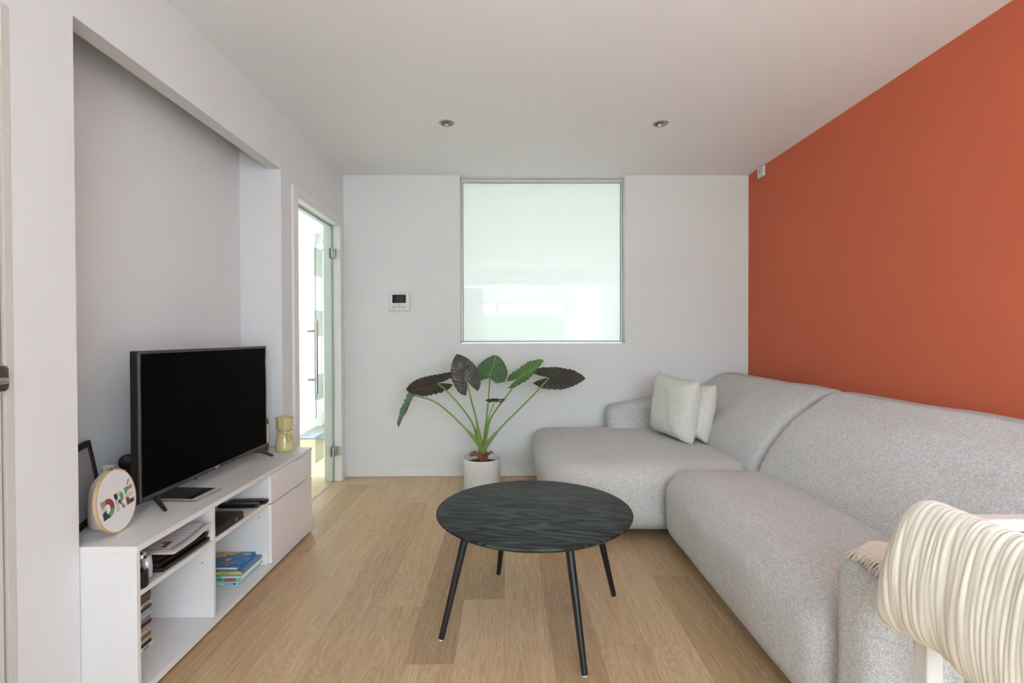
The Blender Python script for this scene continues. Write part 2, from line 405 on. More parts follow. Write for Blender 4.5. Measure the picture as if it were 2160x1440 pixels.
# ------------------------------------------------------------------ glass door with lining and architrave
AX = XL+.015
t1 = struct(obj('trim_1', boxes(
    (XL, AX, D1-.07, D1-.0202, .001, DZ+.07), (XL, AX, D2+.0202, D2+.07, .001, DZ+.07), (XL, AX, D1-.0202, D2+.0202, DZ+.0202, DZ+.07),
    (XO, AX-.001, D1-.02, D1, .001, DZ+.02), (XO, AX-.001, D2, D2+.02, .001, DZ+.02), (XO, AX-.001, D1, D2, DZ, DZ+.02),
    (XO-.015, XO, D1-.07, D1-.0202, .001, DZ+.07), (XO-.015, XO, D2+.0202, D2+.07, .001, DZ+.07), (XO-.015, XO, D1-.0202, D2+.0202, DZ+.0202, DZ+.07)), M_TRIM))
struct(obj('door_stop', boxes((-1.435, -1.405, D2-.012, D2, .001, DZ), (-1.435, -1.405, D1, D1+.012, .001, DZ), (-1.435, -1.405, D1+.012, D2-.012, DZ-.012, DZ)), M_TRIM, t1))
GX = -1.394
d1 = struct(obj('door_1', boxes((GX-.004, GX+.004, D1+.004, D2-.004, .006, DZ-.004)), [M_GLASS, mat('green glass edge', '93a79c', .2)], None))
for p in d1.data.polygons:
    if abs(p.normal.x) < .5: p.material_index = 1
FX = GX+.0042
for i, (z0, z1) in enumerate(((1.607, 1.813), (1.167, 1.357), (.70, .888), (.245, .44))):
    struct(obj('frosted_square', boxes((FX, FX+.0006, 3.622, 3.792, z0, z1)), M_FILM, d1))
bm = NB(); tube(bm, [(GX+.062, 3.50, .765), (GX+.062, 3.50, 1.285)], .0115, 16)
hd = struct(obj('door_handle', bm, M_CHROME, d1, smooth=True, angle=40))
for z in (.865, 1.205):
    bm = NB(); tube(bm, [(GX+.004, 3.50, z), (GX+.030, 3.50, z), (GX+.031, 3.50, z), (GX+.033, 3.50, z), (GX+.034, 3.50, z), (GX+.056, 3.50, z)], [.0085, .0085, .0065, .0065, .0085, .0085], 12)
    struct(obj('handle_post', bm, M_CHROME, hd, smooth=True, angle=40))
for z in (1.83, .245):
    bm = boxes((GX+.0045, GX+.014, D2-.062, D2-.008, z-.04, z+.04), (GX-.014, GX-.0045, D2-.062, D2-.008, z-.04, z+.04))
    hg = struct(obj('door_hinge', bm, M_CHROME, d1, bevel=.002))
    bm = NB(); tube(bm, [(GX+.018, D2-.014, z-.038), (GX+.018, D2-.014, z+.038)], .008, 12)
    struct(obj('hinge_pin', bm, M_CHROME, hg, smooth=True, angle=40))
    struct(obj('hinge_plate', boxes((GX+.0145, GX+.052, D2-.0045, D2-.0005, z-.036, z+.036)), M_CHROME, hg, bevel=.001))

# ------------------------------------------------------------------ flush door at the far left
t5 = struct(obj('trim_5', boxes((XO, XL+.002, 1.353, E1, .001, 2.062), (XO, XL+.002, E0, E0+.023, .001, 2.062), (XO, XL+.002, E0+.023, 1.353, 2.039, 2.062)), mat('off white door frame', 'cfc8bf', .5), bevel=.001))
d2 = struct(obj('door_2', boxes((XL-.04, XL-.002, E0+.027, 1.345, .006, 2.034)), mat('off white door leaf', 'd3cdc5', .45), bevel=.002))
M_GASK = mat('grey door seal', '8a837b', .7)
struct(obj('door_seal', boxes((XL-.035, XL-.012, 1.3455, 1.3525, .006, 2.034)), M_GASK, t5))
bm = NB(); rbox(bm, (XL+.0022, 1.318, 1.022), (XL+.0105, 1.3565, 1.090), (.004, .012, .012), 2, 4)
hp = struct(obj('handle_plate', bm, M_DSTEEL, d2, smooth=True, angle=50))
bm = NB(); tube(bm, spline([(XL+.008, 1.326, 1.052), (XL+.026, 1.325, 1.052), (XL+.034, 1.318, 1.052), (XL+.036, 1.30, 1.052), (XL+.036, 1.21, 1.052)], 5), .0085, 14)
struct(obj('door_handle', bm, M_CHROME, d2, smooth=True, angle=60))

# ------------------------------------------------------------------ hall: front door and mat
d3 = struct(obj('door_3', boxes((-2.40, -1.50, HY-.05, HY-.006, .02, 2.28)), M_TRIM, bevel=.003))
struct(obj('door_frame', boxes((-2.47, -2.405, HY-.06, HY-.001, .001, 2.36), (-1.495, -1.43, HY-.06, HY-.001, .001, 2.36), (-2.405, -1.495, HY-.06, HY-.001, 2.29, 2.36)), M_TRIM, d3, bevel=.004))
for z in (.25, 1.25, 2.05):
    bm = NB(); tube(bm, [(-2.402, HY-.066, z-.06), (-2.402, HY-.066, z+.06)], .012, 10)
    struct(obj('door_hinge', bm, M_TRIM, d3, smooth=True, angle=40))
bm = NB(); rbox(bm, (-2.42, 5.68, .0015), (-1.35, 6.36, .012), (.03, .03, .005), 10, 3)
tag(obj('door_mat', bm, mat('grey flecked mat', '8f9298', .95, var=.3, vscale=250, bump=.5, bscale=300), smooth=True, angle=50), 'grey flecked door mat on the hall floor beyond the glass door', 'mat')

# ------------------------------------------------------------------ garden seen through the rear window (reflected in the pane)
struct(obj('ground', boxes((-9, 9, -16, YR-.11, -.2, -.1)), mat('garden lawn', '6f8a4a', .9, var=.2, vscale=3)))
bm = NB()
def hedge_fn(p):
    d = noise.noise_vector(p*2.2)*.16+noise.noise_vector(p*7)*.09
    return p+d
rbox(bm, (-5, -10.6, -.1), (4.5, -9.6, 1.98), (.3, .3, .3), 60, 4, hedge_fn)
hg = obj('garden_hedge', bm, mat('hedge leaves', '5f8040', .8, var=.55, vscale=14, bump=1, bscale=30), smooth=True)
tag(hg, 'leafy green garden hedge mirrored in the frosted window pane', 'hedge')

# ------------------------------------------------------------------ small things on ceiling and walls
def spot(i, x, label):
    t = thing('recessed_spotlight', label, 'ceiling light', (x, 3.143, H), 'recessed ceiling spotlights')
    c = (x, 3.143, H)
    bm = NB(); lathe(bm, [(.034, .002), (.0335, -.002), (.037, -.0045), (.045, -.004), (.0485, -.0005), (.0485, -.0002), (.034, -.0002)], c, 40, caps=False)
    part('rim', bm, mat('satin nickel', 'a2a4a0', .4, .7), t, smooth=True)
    bm = NB(); lathe(bm, [(.0338, .0), (.031, .004), (.0305, .008), (.027, .009), (.0265, .014), (.024, .015), (.0235, .05), (.0335, .06), (.0338, .0)], c, 40, caps=False)
    part('baffle', bm, mat('dark chrome', 'a3a29f', .3, .9), t, smooth=True)
    bm = NB(); lathe(bm, [(.0235, .011), (.020, .013), (.010, .026), (.007, .028), (.0065, .010), (.003, .008)], c, 28)
    part('bulb', bm, mat('bulb reflector', 'd5d5d2', .15, .9), t, smooth=True)
spot(0, sx[0], 'round nickel spotlight in the ceiling above and left of the window')
spot(1, sx[1], 'round nickel spotlight in the ceiling towards the orange wall')

t = thing('motion_sensor', 'small white sensor box high on the orange wall at the ceiling', 'sensor', (XR, 3.93, 2.45))
part('body', boxes((XR-.018, XR-.0005, 3.882, 3.977, 2.414, 2.494)), M_TRIM, t, bevel=.004)
bm = NB(); tube(bm, [(XR-.018, 3.936, 2.456), (XR-.0205, 3.936, 2.456)], .006, 14); part('lens', bm, M_BLACK, t)
part('faceplate', boxes((XR-.0195, XR-.018, 3.908, 3.962, 2.425, 2.482)), mat('warm white plastic', 'd8d2c8', .5), t, bevel=.0006)

t = thing('intercom', 'white wall intercom with small dark screen left of the window', 'intercom', (-.886, YB, 1.454))
bm = NB(); rbox(bm, (-.974, YB-.022, 1.377), (-.800, YB-.0005, 1.533), (.006, .006, .006), 3, 3); part('housing', bm, mat('white plastic housing', 'd9d9d4', .4), t, smooth=True, angle=50)
part('screen', boxes((-.943, -.832, YB-.0232, YB-.0218, 1.441, 1.509)), mat('dark intercom screen', '171716', .2), t)
part('display', boxes((-.922, -.852, YB-.0238, YB-.0233, 1.449, 1.503)), mat('dark grey display', '2b2b29', .25), t)
bm = NB()
for i in range(6): box(bm, -.943+i*.0187, -.943+i*.0187+.0155, YB-.0238, YB-.0218, 1.4315, 1.4385)
part('key_row', bm, mat('light key plastic', 'e9e9e4', .4), t)
for x, z, a, b_ in [(x, 1.401, .013, .009) for x in (-.944, -.929, -.868, -.850)]+[(x, z, .005, .005) for x, z in ((-.932, 1.424), (-.925, 1.417), (-.917, 1.427), (-.861, 1.419), (-.853, 1.413))]:
    part('button', boxes((x, x+a, YB-.0235, YB-.0218, z, z+b_)), mat('grey key plastic', 'a3a39b', .5), t)
part('speaker_grille', boxes((-.902, -.876, YB-.0228, YB-.0218, 1.401, 1.428)), mat('speaker grey', 'c2c2bd', .6), t)
tag(obj('wall_plug', boxes((-.673, -.665, YB-.003, YB-.0002, 1.166, 1.175)), mat('screw plug grey', '9b9a95', .6), bevel=.001), 'tiny grey screw plug in the white wall below the intercom', 'wall plug')

t = thing('lamp_cable', 'short loose lamp cable hanging in the top of the niche', 'cable', (-1.455, 2.07, H))
bm = NB(); tube(bm, spline([(-1.455, 2.07, H-.0005), (-1.457, 2.072, H-.12), (-1.453, 2.069, H-.235)], 6), .002, 8); part('cord', bm, mat('grey cord', '76706a', .6), t, smooth=True)
part('terminal_block', boxes((-1.460, -1.448, 2.063, 2.076, H-.252, H-.234)), M_BLACK, t, bevel=.001)
bm = NB(); tube(bm, spline([(-1.453, 2.070, H-.251), (-1.450, 2.075, H-.264), (-1.444, 2.082, H-.266), (-1.440, 2.087, H-.271)], 4), .0015, 8); part('wire', bm, M_BLACK, t, smooth=True)

# ------------------------------------------------------------------ low white television cabinet in the niche
CY0, CY1, CX, CZ = 1.581, 2.996, -1.170, .504
CBX = NX+.003
cab = thing('tv_cabinet', 'long low white cabinet with open shelves and two drawers under the television', 'cabinet', (-1.38, 2.29, 0))
P1, P2, P3 = (2.015, 2.031), (2.476, 2.494), (2.978, 2.996)
part('top_board', boxes((CBX, CX, CY0, CY1, CZ-.020, CZ)), M_CAB, cab, bevel=.001)
part('bottom_board', boxes((CBX, CX, CY0, CY1, .012, .034)), M_CAB, cab, bevel=.001)
part('side_panel', boxes((CBX, CX-.0015, CY0, CY0+.016, .034, CZ-.020)), M_CAB, cab, bevel=.0008)
part('side_panel', boxes((CBX, CX-.020, P3[0], P3[1], .034, CZ-.020)), M_CAB, cab, bevel=.0008)
part('divider', boxes((CBX+.006, CX-.016, P1[0], P1[1], .034, CZ-.020)), M_CAB, cab, bevel=.0008)
part('divider', boxes((CBX+.006, CX-.020, P2[0], P2[1], .034, CZ-.020)), M_CAB, cab, bevel=.0008)
part('back_panel', boxes((CBX, CBX+.006, CY0+.016, P3[0], .034, CZ-.020)), M_CAB, cab)
part('shelf', boxes((CBX+.006, CX-.016, CY0+.016, P1[0], .329, .347)), M_CAB, cab, bevel=.0008)
part('shelf', boxes((CBX+.006, CX-.016, P1[1], P2[0], .329, .347)), M_CAB, cab, bevel=.0008)
for (z0, z1, zh) in ((.336, .480, .466), (.037, .330, .314)):
    dr = part('drawer', boxes((CX-.0195, CX-.002, P2[0]+.008, CY1-.003, z0, z1)), M_CABF, cab, bevel=.001)
    part('drawer_box', boxes((CBX+.02, CX-.0205, P2[1]+.006, P3[0]-.006, z0+.012, z1-.02)), M_CAB, dr)
    part('handle', boxes((CX-.002, CX+.012, 2.770, 2.832, z1-.0035, z1-.0015), (CX+.0105, CX+.012, 2.770, 2.832, z1-.007, z1-.0035)), M_TRIM, dr, bevel=.0004)
for y in (CY0+.05, 2.26, CY1-.05):
    bm = NB(); lathe(bm, [(.014, .001), (.016, .0118)], (CX-.035, y, 0), 16); part('foot', bm, M_TRIM, cab)
    bm = NB(); lathe(bm, [(.014, .001), (.016, .0118)], (CBX+.04, y, 0), 16); part('foot', bm, M_TRIM, cab)
for y0, z in ((P1[0]-.0006, .255), (P2[0]-.0006, .27)):
    bm = NB(); tube(bm, [(CX-.06, y0+.0007, z), (CX-.06, y0-.0004, z)], .0025, 10); part('shelf_pin_hole', bm, mat('dark hole', '3a3835', .8), cab)

# ------------------------------------------------------------------ television
TX, TY0, TY1, TZ0, TZ1 = -1.350, 1.842, 2.808, .553, 1.114
tv = thing('television', 'large black flat television standing on the white cabinet', 'television', (TX-.02, 2.325, CZ))
bm = NB(); rbox(bm, (TX-.034, TY0, TZ0), (TX-.001, TY1, TZ1), (.006, .004, .004), 2, 2)
part('casing', bm, mat('dark brown plastic', '1a1512', .45), tv, smooth=True, angle=50)
bm = NB(); rbox(bm, (TX-.075, TY0+.16, TZ0+.05), (TX-.034, TY1-.16, TZ1-.12), (.03, .03, .03), 2, 3); part('rear_cover', bm, M_BLACK, tv, smooth=True)
bz = part('bezel', boxes((TX-.001, TX+.003, TY0, TY0+.009, TZ0, TZ1), (TX-.001, TX+.003, TY1-.009, TY1, TZ0, TZ1), (TX-.001, TX+.003, TY0+.009, TY1-.009, TZ0, TZ0+.018), (TX-.001, TX+.003, TY0+.009, TY1-.009, TZ1-.012, TZ1)), mat('glossy piano black', '101011', .1, coat=.4), tv, bevel=.0012)
part('edge_strip', boxes((TX+.0005, TX+.0034, TY0-.0012, TY0+.0025, TZ0+.002, TZ1-.002)), mat('grey bezel edge', '77787a', .3, .6), bz)
part('screen', boxes((TX-.0008, TX+.0006, TY0+.009, TY1-.009, TZ0+.018, TZ1-.012)), mat('switched off screen', '020202', .55, spec=.03), tv)
Mt = frame((TX+.0031, 2.33, TZ0+.009), (0, 1, 0), (0, 0, 1))
lgm = mat('light grey print', 'c9c9c9', .5)
text('maker_logo', 'LG', .013, frame((TX+.0031, 2.336, TZ0+.009), (0, 1, 0), (0, 0, 1)), lgm, tv).location = -V(tv.location)
bm = NB(); poly(bm, arc(-.012, 0, .0052, 0, 345, 20), Mt, .0004); part('logo_disc', bm, lgm, tv)
part('receiver', boxes((TX+.002, TX+.0042, 2.16, 2.172, TZ0-.004, TZ0+.004)), M_BLACK, tv)
for y, d in ((1.93, -.035), (2.722, .035)):
    bm = NB()
    for (sx_, xe) in ((1, -1.290), (-1, -1.470)):
        tube(bm, [(TX-.015, y, TZ0+.010), (TX-.015+sx_*.012, y, TZ0-.004), ((TX-.015+xe)/2, y+d*.5, CZ+.028), (xe-sx_*.004, y+d, CZ+.0075), (xe, y+d, CZ+.0068)], [.013, .012, .009, .0065, .005], 10)
    part('stand_foot', bm, M_BLACK, tv, smooth=True)

# ------------------------------------------------------------------ things on the cabinet top
t = thing('tablet_computer', 'white tablet with gold edge lying dark in front of the television', 'tablet', (-1.365, 2.10, CZ))
Mt = frame((-1.362, 2.098, CZ+.0005), (-.995, .06, 0), (.09, -1, 0))
Mt = frame((-1.362, 2.098, CZ+.0005), (.995, -.06, 0), (.06, .995, 0))
bm = NB(); rbox(bm, (-.12, -.085, 0), (.12, .085, .007), (.010, .010, .0034), 2, 4); bmesh.ops.transform(bm, matrix=Mt, verts=bm.verts[:])
part('body', bm, mat('gold aluminium', 'b79c7d', .35, .7), t, smooth=True)
bm = NB(); poly(bm, arc(.108, .073, .009, 0, 90, 5)+arc(-.108, .073, .009, 90, 180, 5)+arc(-.108, -.073, .009, 180, 270, 5)+arc(.108, -.073, .009, 270, 360, 5), Mt, .0006, .0068); part('front_glass', bm, mat('white tablet front', 'e4dfd8', .25), t)
bm = NB(); poly(bm, [(-.098, -.074), (.096, -.074), (.096, .074), (-.098, .074)], Mt, .0004, .0074); part('screen', bm, mat('tablet screen', '1a1512', .15), t)
bm = NB(); lathe(bm, [(.0062, .0072), (.0062, .0078), (.0050, .0078), (.0050, .0072)], (0, 0, 0), 24, caps=False)
bmesh.ops.transform(bm, matrix=Mt @ Matrix.Translation((.108, 0, 0)), verts=bm.verts[:]); part('home_button', bm, mat('gold aluminium', 'b79c7d'), t)

# cream bottle vase
t = thing('bottle_vase', 'pale cream ceramic bottle vase behind the embroidery hoop', 'vase', (-1.400, 1.762, CZ))
bm = NB(); lathe(bm, [(.0, .001), (.050, .001), (.056, .008), (.058, .03), (.058, .09), (.055, .125), (.046, .155), (.028, .178), (.0165, .188), (.0145, .198), (.018, .207), (.0195, .2085), (.017, .2085), (.012, .198), (.011, .18)], t.location, 44, caps=False)
part('body', bm, mat('matt cream ceramic', 'cfc5bb', .75, bump=.05), t, smooth=True)

# embroidery hoop with the name
hoop = thing('embroidery_hoop', 'wooden embroidery hoop stitched DRÉ leaning on the cream vase', 'embroidery hoop', (-1.313, 1.707, CZ))
R = .1065
n0 = V((.99, .144, 0)); tl = math.radians(7)
HM = frame(V((-1.313, 1.707, CZ+.001))+(V((0, 0, 1))*math.cos(tl)-n0*math.sin(tl))*R, (-.144, .99, 0), V((0, 0, 1))*math.cos(tl)-n0*math.sin(tl))
def ring(bm, ro, ri, z0, z1):
    lathe(bm, [(ri, z0), (ro, z0), (ro, z1), (ri, z1), (ri, z0)], (0, 0, 0), 72, caps=False); bmesh.ops.transform(bm, matrix=HM, verts=bm.verts[:])
bm = NB(); ring(bm, R, R-.004, -.010, .0); part('outer_ring', bm, mat('pale beech', 'c9a97a', .5, var=.1, vscale=60), hoop, smooth=True, angle=40)
bm = NB(); ring(bm, R-.0042, R-.007, -.012, -.001); part('inner_ring', bm, mat('light beech', 'd8c3a2', .5), hoop, smooth=True, angle=40)
bm = NB(); poly(bm, arc(0, 0, R-.0045, 0, 355, 71), HM, .0008, -.0012); part('linen', bm, mat('white linen', 'e6e2e0', .9, bump=.25, bscale=900), hoop)
bm = NB(); box(bm, -.010, -.006, R-.001, R+.011, -.011, -.002, M=HM); box(bm, .006, .010, R-.001, R+.011, -.011, -.002, M=HM)
tube(bm, [HM @ V((-.016, R+.007, -.0065)), HM @ V((.018, R+.007, -.0065))], .0022, 10)
tube(bm, [HM @ V((.012, R+.007, -.0065)), HM @ V((.017, R+.007, -.0065))], .0042, 10)
part('clamp_screw', bm, M_CHROME, hoop, smooth=True, angle=40)
colr = {'sage': '8f9078', 'cream': 'd9c3a4', 'navy': '34343c', 'brick': '8a4038', 'green': '57a076', 'tan': 'ab967c', 'grey': 'bdb8ac', 'sand': 'c9b79a'}
rt = Matrix.Rotation(math.radians(5), 4, 'Z'); LM = HM @ Matrix.Translation((.004, -.001, 0)) @ rt
LET = {}
def patch(letter, c, pts): LET.setdefault(letter, []).append((c, pts))
x0, y0, hh, w = -.086, -.036, .062, .020
patch('D', 'sage', [(x0, y0+.040), (x0+w, y0+.044), (x0+w+.006, y0+hh), (x0, y0+hh)])
patch('D', 'cream', [(x0, y0+.024), (x0+w, y0+.030), (x0+w, y0+.044), (x0, y0+.040)])
patch('D', 'navy', [(x0, y0), (x0+.034, y0), (x0+.025, y0+.015), (x0+w, y0+.017), (x0+w, y0+.030), (x0, y0+.024)])
cx, cy = x0+.032, y0+hh/2
patch('D', 'brick', [(x0+w+.006, y0+hh)]+arc(cx, cy, .031, 88, -18, 12)+arc(cx-.004, cy, .0145, -18, 90, 10)+[(x0+w, y0+.046)])
patch('D', 'green', arc(cx, cy, .031, -18, -86, 8)+[(x0+.025, y0+.015)]+arc(cx-.004, cy, .0145, -80, -18, 6))
x0 = -.016
patch('R', 'navy', [(x0, y0+.046), (x0+.010, y0+.040), (x0+.017, y0+.046), (x0+.012, y0+hh), (x0, y0+hh)])
patch('R', 'grey', [(x0, y0+.028), (x0+.017, y0+.026), (x0+.017, y0+.046), (x0+.010, y0+.040), (x0, y0+.046)])
patch('R', 'cream', [(x0, y0), (x0+.016, y0), (x0+.017, y0+.026), (x0, y0+.028)])
patch('R', 'sand', [(x0+.012, y0+hh), (x0+.017, y0+.046), (x0+.026, y0+.048), (x0+.040, y0+.058), (x0+.030, y0+hh)])
patch('R', 'green', [(x0+.026, y0+.048), (x0+.040, y0+.058)]+arc(x0+.028, y0+.042, .019, 45, -60, 8)+[(x0+.024, y0+.024), (x0+.028, y0+.034), (x0+.030, y0+.042)])
patch('R', 'navy', [(x0+.017, y0+.026), (x0+.017, y0+.036), (x0+.024, y0+.036), (x0+.030, y0+.028), (x0+.026, y0+.018)])
patch('R', 'tan', [(x0+.026, y0+.018), (x0+.034, y0+.022), (x0+.050, y0), (x0+.032, y0)])
x0 = .041
patch('E', 'green', [(x0, y0+.040), (x0+.012, y0+.042), (x0+.022, y0+.062), (x0, y0+hh)])
patch('E', 'sage', [(x0+.014, y0+.048), (x0+.044, y0+.048), (x0+.044, y0+hh), (x0+.022, y0+hh)])
patch('E', 'cream', [(x0+.012, y0+.024), (x0+.040, y0+.025), (x0+.040, y0+.038), (x0, y0+.038), (x0, y0+.030)])
patch('E', 'brick', [(x0, y0), (x0+.026, y0), (x0+.020, y0+.014), (x0+.014, y0+.026), (x0, y0+.030)])
patch('E', 'navy', [(x0+.026, y0), (x0+.037, y0), (x0+.034, y0+.014), (x0+.020, y0+.014)])
patch('E', 'green', [(x0+.037, y0), (x0+.045, y0), (x0+.045, y0+.014), (x0+.034, y0+.014)])
patch('E', 'tan', [(x0+.016, y0+hh+.005), (x0+.026, y0+hh+.005), (x0+.040, y0+hh+.022), (x0+.028, y0+hh+.022)])
for nm, key in (('letter_d', 'D'), ('letter_r', 'R'), ('letter_e', 'E')):
    bm = NB(); cs = []
    for c, pts in LET[key]:
        if c not in cs: cs.append(c)
        poly(bm, pts, LM, .0006, -.0003, cs.index(c))
    part(nm, bm, [mat('thread '+c, colr[c], .85) for c in cs], hoop)

# dark frame leaning in the corner of the niche
t = thing('leaning_picture', 'dark wooden picture frame leaning at the near end of the niche', 'picture frame', (-1.50, 1.76, CZ))
FM = frame((-1.545, 1.905, CZ+.001), (.37, -.93, 0), (-.155, -.06, .98))
W_, H_ = .26, .275
bm = NB()
for a in ((0, .022, 0, H_), (W_-.022, W_, 0, H_), (.022, W_-.022, 0, .022), (.022, W_-.022, H_-.022, H_)): box(bm, a[0], a[1], a[2], a[3], -.018, 0, M=FM)
part('frame', bm, M_DARKW, t, bevel=.0015)
bm = NB(); box(bm, .022, W_-.022, .022, H_-.022, -.012, -.009, M=FM); part('picture', bm, mat('pale grey print', 'b9b9b8', .5), t)

# black round object behind the TV
t = thing('gadget', 'black round gadget on thin legs half hidden behind the left end of the television', 'gadget', (-1.50, 1.985, CZ))
bm = NB(); lathe(bm, [(.0, -.010), (.026, -.010), (.031, -.004), (.031, .006), (.027, .012), (.0, .014)], (0, 0, 0), 32, caps=False)
bmesh.ops.transform(bm, matrix=frame((-1.50, 1.985, .672), (.8, .6, 0), (0, 0, 1)), verts=bm.verts[:]); part('head', bm, M_BLACK, t, smooth=True)
for dx, dy in ((-.012, -.022), (.026, .012), (-.022, .020)):
    bm = NB(); tube(bm, [(-1.50, 1.985, .645), (-1.50+dx*1.6, 1.985+dy*1.6, CZ+.005)], [.0055, .004], 8); part('leg', bm, M_BLACK, t, smooth=True)

# whisky bottle behind the right end of the TV
t = thing('spirits_bottle', 'brown glass bottle with white label behind the right end of the television', 'bottle', (-1.425, 2.895, CZ))
bm = NB(); lathe(bm, [(.0, .001), (.040, .001), (.044, .006), (.044, .165), (.041, .185), (.028, .205), (.016, .220), (.0145, .285), (.016, .287), (.016, .295), (.0145, .297)], t.location, 36)
part('glass', bm, mat('amber glass', '6e3a10', .12, coat=.5), t, smooth=True)
bm = NB(); lathe(bm, [(.0441, .05), (.0447, .05), (.0447, .158), (.0441, .158)], t.location, 36, caps=False); part('paper_label', bm, mat('white paper label', 'ddd8d0', .7), t, smooth=True, angle=40)
bm = NB(); lathe(bm, [(.0165, .292), (.0165, .318)], t.location, 20); part('cap', bm, M_BLACK, t)

# yellow ruffled vase with a bow
t = thing('ruffled_vase', 'yellow glazed vase shaped as a tied ruffled sack on the cabinet end', 'vase', (-1.292, 2.905, CZ))
M_YEL = mat('pale yellow glaze', 'cbbd88', .12, coat=.6, var=.06, vscale=20)
def ruf(p, a):
    z = p.z; k = 0
    if z > .118: k = .10*min(1, (z-.118)/.03)
    elif z < .105 and z > .03: k = .03*min(1, (z-.03)/.05)
    s = 1+k*abs(math.sin(a*4))-k*.6
    q = V((p.x*s, p.y*s, z))
    if z > .185: q.z += .004*math.cos(a*8)
    return q
bm = NB(); lathe(bm, [(.0, .001), (.048, .001), (.0515, .006), (.0515, .02), (.0495, .045), (.046, .07), (.041, .09), (.035, .106), (.0335, .113), (.036, .120), (.0425, .132), (.0435, .150), (.0425, .175), (.0455, .187), (.0475, .193), (.0445, .192), (.0395, .18), (.038, .14), (.030, .11)], t.location, 72, ruf, caps=False)
part('body', bm, M_YEL, t, smooth=True)
bm = NB(); c = V(t.location)+V((.034, -.030, .108))
for d in (-1, 1):
    e = V((.62, .78, 0))*d
    rb = NB(); rbox(rb, (-.016, -.010, -.013), (.016, .010, .013), (.012, .009, .012), 2, 4); Mx = frame(c+e*.019+V((0, 0, .004)), (e.x, e.y, .25), (0, 0, 1)); bmesh.ops.transform(rb, matrix=Mx, verts=rb.verts[:])
    me = bpy.data.meshes.new('tmp'); rb.to_mesh(me); rb.free(); bm.from_mesh(me); bpy.data.meshes.remove(me)
tube(bm, spline([c, c+V((.004, -.010, -.02)), c+V((.006, -.012, -.045))], 4), [.006]*5+[.007]*3+[.003], 8)
tube(bm, spline([c, c+V((.010, .012, -.02)), c+V((.014, .018, -.04))], 4), [.006]*5+[.007]*3+[.003], 8)
rbk = [c+V((0, 0, -.006)), c+V((.001, -.001, .006))]; tube(bm, rbk, .008, 10)
part('bow', bm, M_YEL, t, smooth=True)

# ------------------------------------------------------------------ things on the cabinet shelves
SZ = .347
# controller on a charging stand
t = thing('game_controller', 'silver game controller resting in the black stand at the shelf end', 'game controller', (-1.232, 1.645, SZ+.006))
CM = frame((-1.253, 1.644, SZ+.083), (.92, .39, -.04), (-.06, .10, .98))
M_SIL = mat('silver plastic', 'b4b3b3', .3, .3)
bm = NB(); rbox(bm, (-.060, -.026, -.014), (.060, .030, .014), (.026, .026, .013), 4, 4)
for sgn in (-1, 1):
    tube(bm, [(sgn*.050, .006, 0), (sgn*.060, -.028, -.004), (sgn*.064, -.058, -.008), (sgn*.063, -.064, -.009)], [.020, .015, .011, .006], 14)
bmesh.ops.transform(bm, matrix=CM, verts=bm.verts[:]); part('body', bm, M_SIL, t, smooth=True)
bm = NB(); rbox(bm, (-.028, -.004, .010), (.028, .029, .0158), (.006, .006, .003), 2, 3); bmesh.ops.transform(bm, matrix=CM, verts=bm.verts[:]); part('touchpad', bm, M_BLACK, t, smooth=True)
for sgn in (-1, 1):
    bm = NB(); lathe(bm, [(.0115, .012), (.0115, .015), (.006, .016), (.006, .021), (.0098, .022), (.0098, .0255), (.007, .0245)], (sgn*.026, -.017, 0), 24); bmesh.ops.transform(bm, matrix=CM, verts=bm.verts[:]); part('thumbstick', bm, M_BLACK, t, smooth=True, angle=40)
for dx, dy in ((.011, 0), (-.011, 0), (0, .011), (0, -.011)):
    bm = NB(); lathe(bm, [(.0046, .012), (.0046, .0168), (.0036, .0175)], (.045+dx, .010+dy, 0), 18); bmesh.ops.transform(bm, matrix=CM, verts=bm.verts[:]); part('button', bm, mat('button black', '26262a', .3), t, smooth=True, angle=40)
t = thing('controller_stand', 'short black round stand holding the silver game controller', 'stand', (-1.211, 1.638, SZ))
def stand_fn(p, a):
    return V((p.x, p.y, p.z + (p.x*.3 if p.z > .03 else 0)))
bm = NB(); lathe(bm, [(.0, .0005), (.029, .0005), (.030, .003), (.029, .040), (.0285, .048), (.024, .047), (.023, .034), (.0, .032)], t.location, 36, stand_fn, caps=False)
part('cup', bm, mat('black leatherette', '15110f', .4), t, smooth=True, angle=50)

# games console of three slanted slabs
t = thing('games_console', 'black slab games console lying on the left shelf under the planner', 'games console', (-1.32, 1.87, SZ))
def slab(z0, z1, y0, y1, x0, x1, sl):
    bm = NB()
    for (x, y, z) in ((x0, y0+sl*z0, z0), (x1, y0+sl*z0, z0), (x1, y1+sl*z0*.6, z0), (x0, y1+sl*z0*.6, z0)): bm.verts.new((x, y, SZ+z))
    for (x, y, z) in ((x0, y0+sl*z1, z1), (x1+.010, y0+sl*z1, z1), (x1+.010, y1+sl*z1*.6, z1), (x0, y1+sl*z1*.6, z1)): bm.verts.new((x-.0, y, SZ+z))
    bm.verts.ensure_lookup_table(); v = bm.verts
    for q in ((3, 2, 1, 0), (4, 5, 6, 7), (0, 1, 5, 4), (1, 2, 6, 5), (2, 3, 7, 6), (3, 0, 4, 7)): bm.faces.new([v[i] for i in q])
    return bm
M_CON = mat('console black', '17181a', .42)
for i, (z0, z1) in enumerate(((.001, .020), (.025, .044), (.049, .064))):
    part('slab', slab(z0, z1, 1.738, 2.004, -1.47, -1.196, -.55), M_CON, t, bevel=.001)
for z0, z1 in ((.020, .025), (.044, .049)):
    part('groove', slab(z0, z1, 1.744, 1.998, -1.465, -1.206, -.55), mat('groove black', '060606', .6), t)
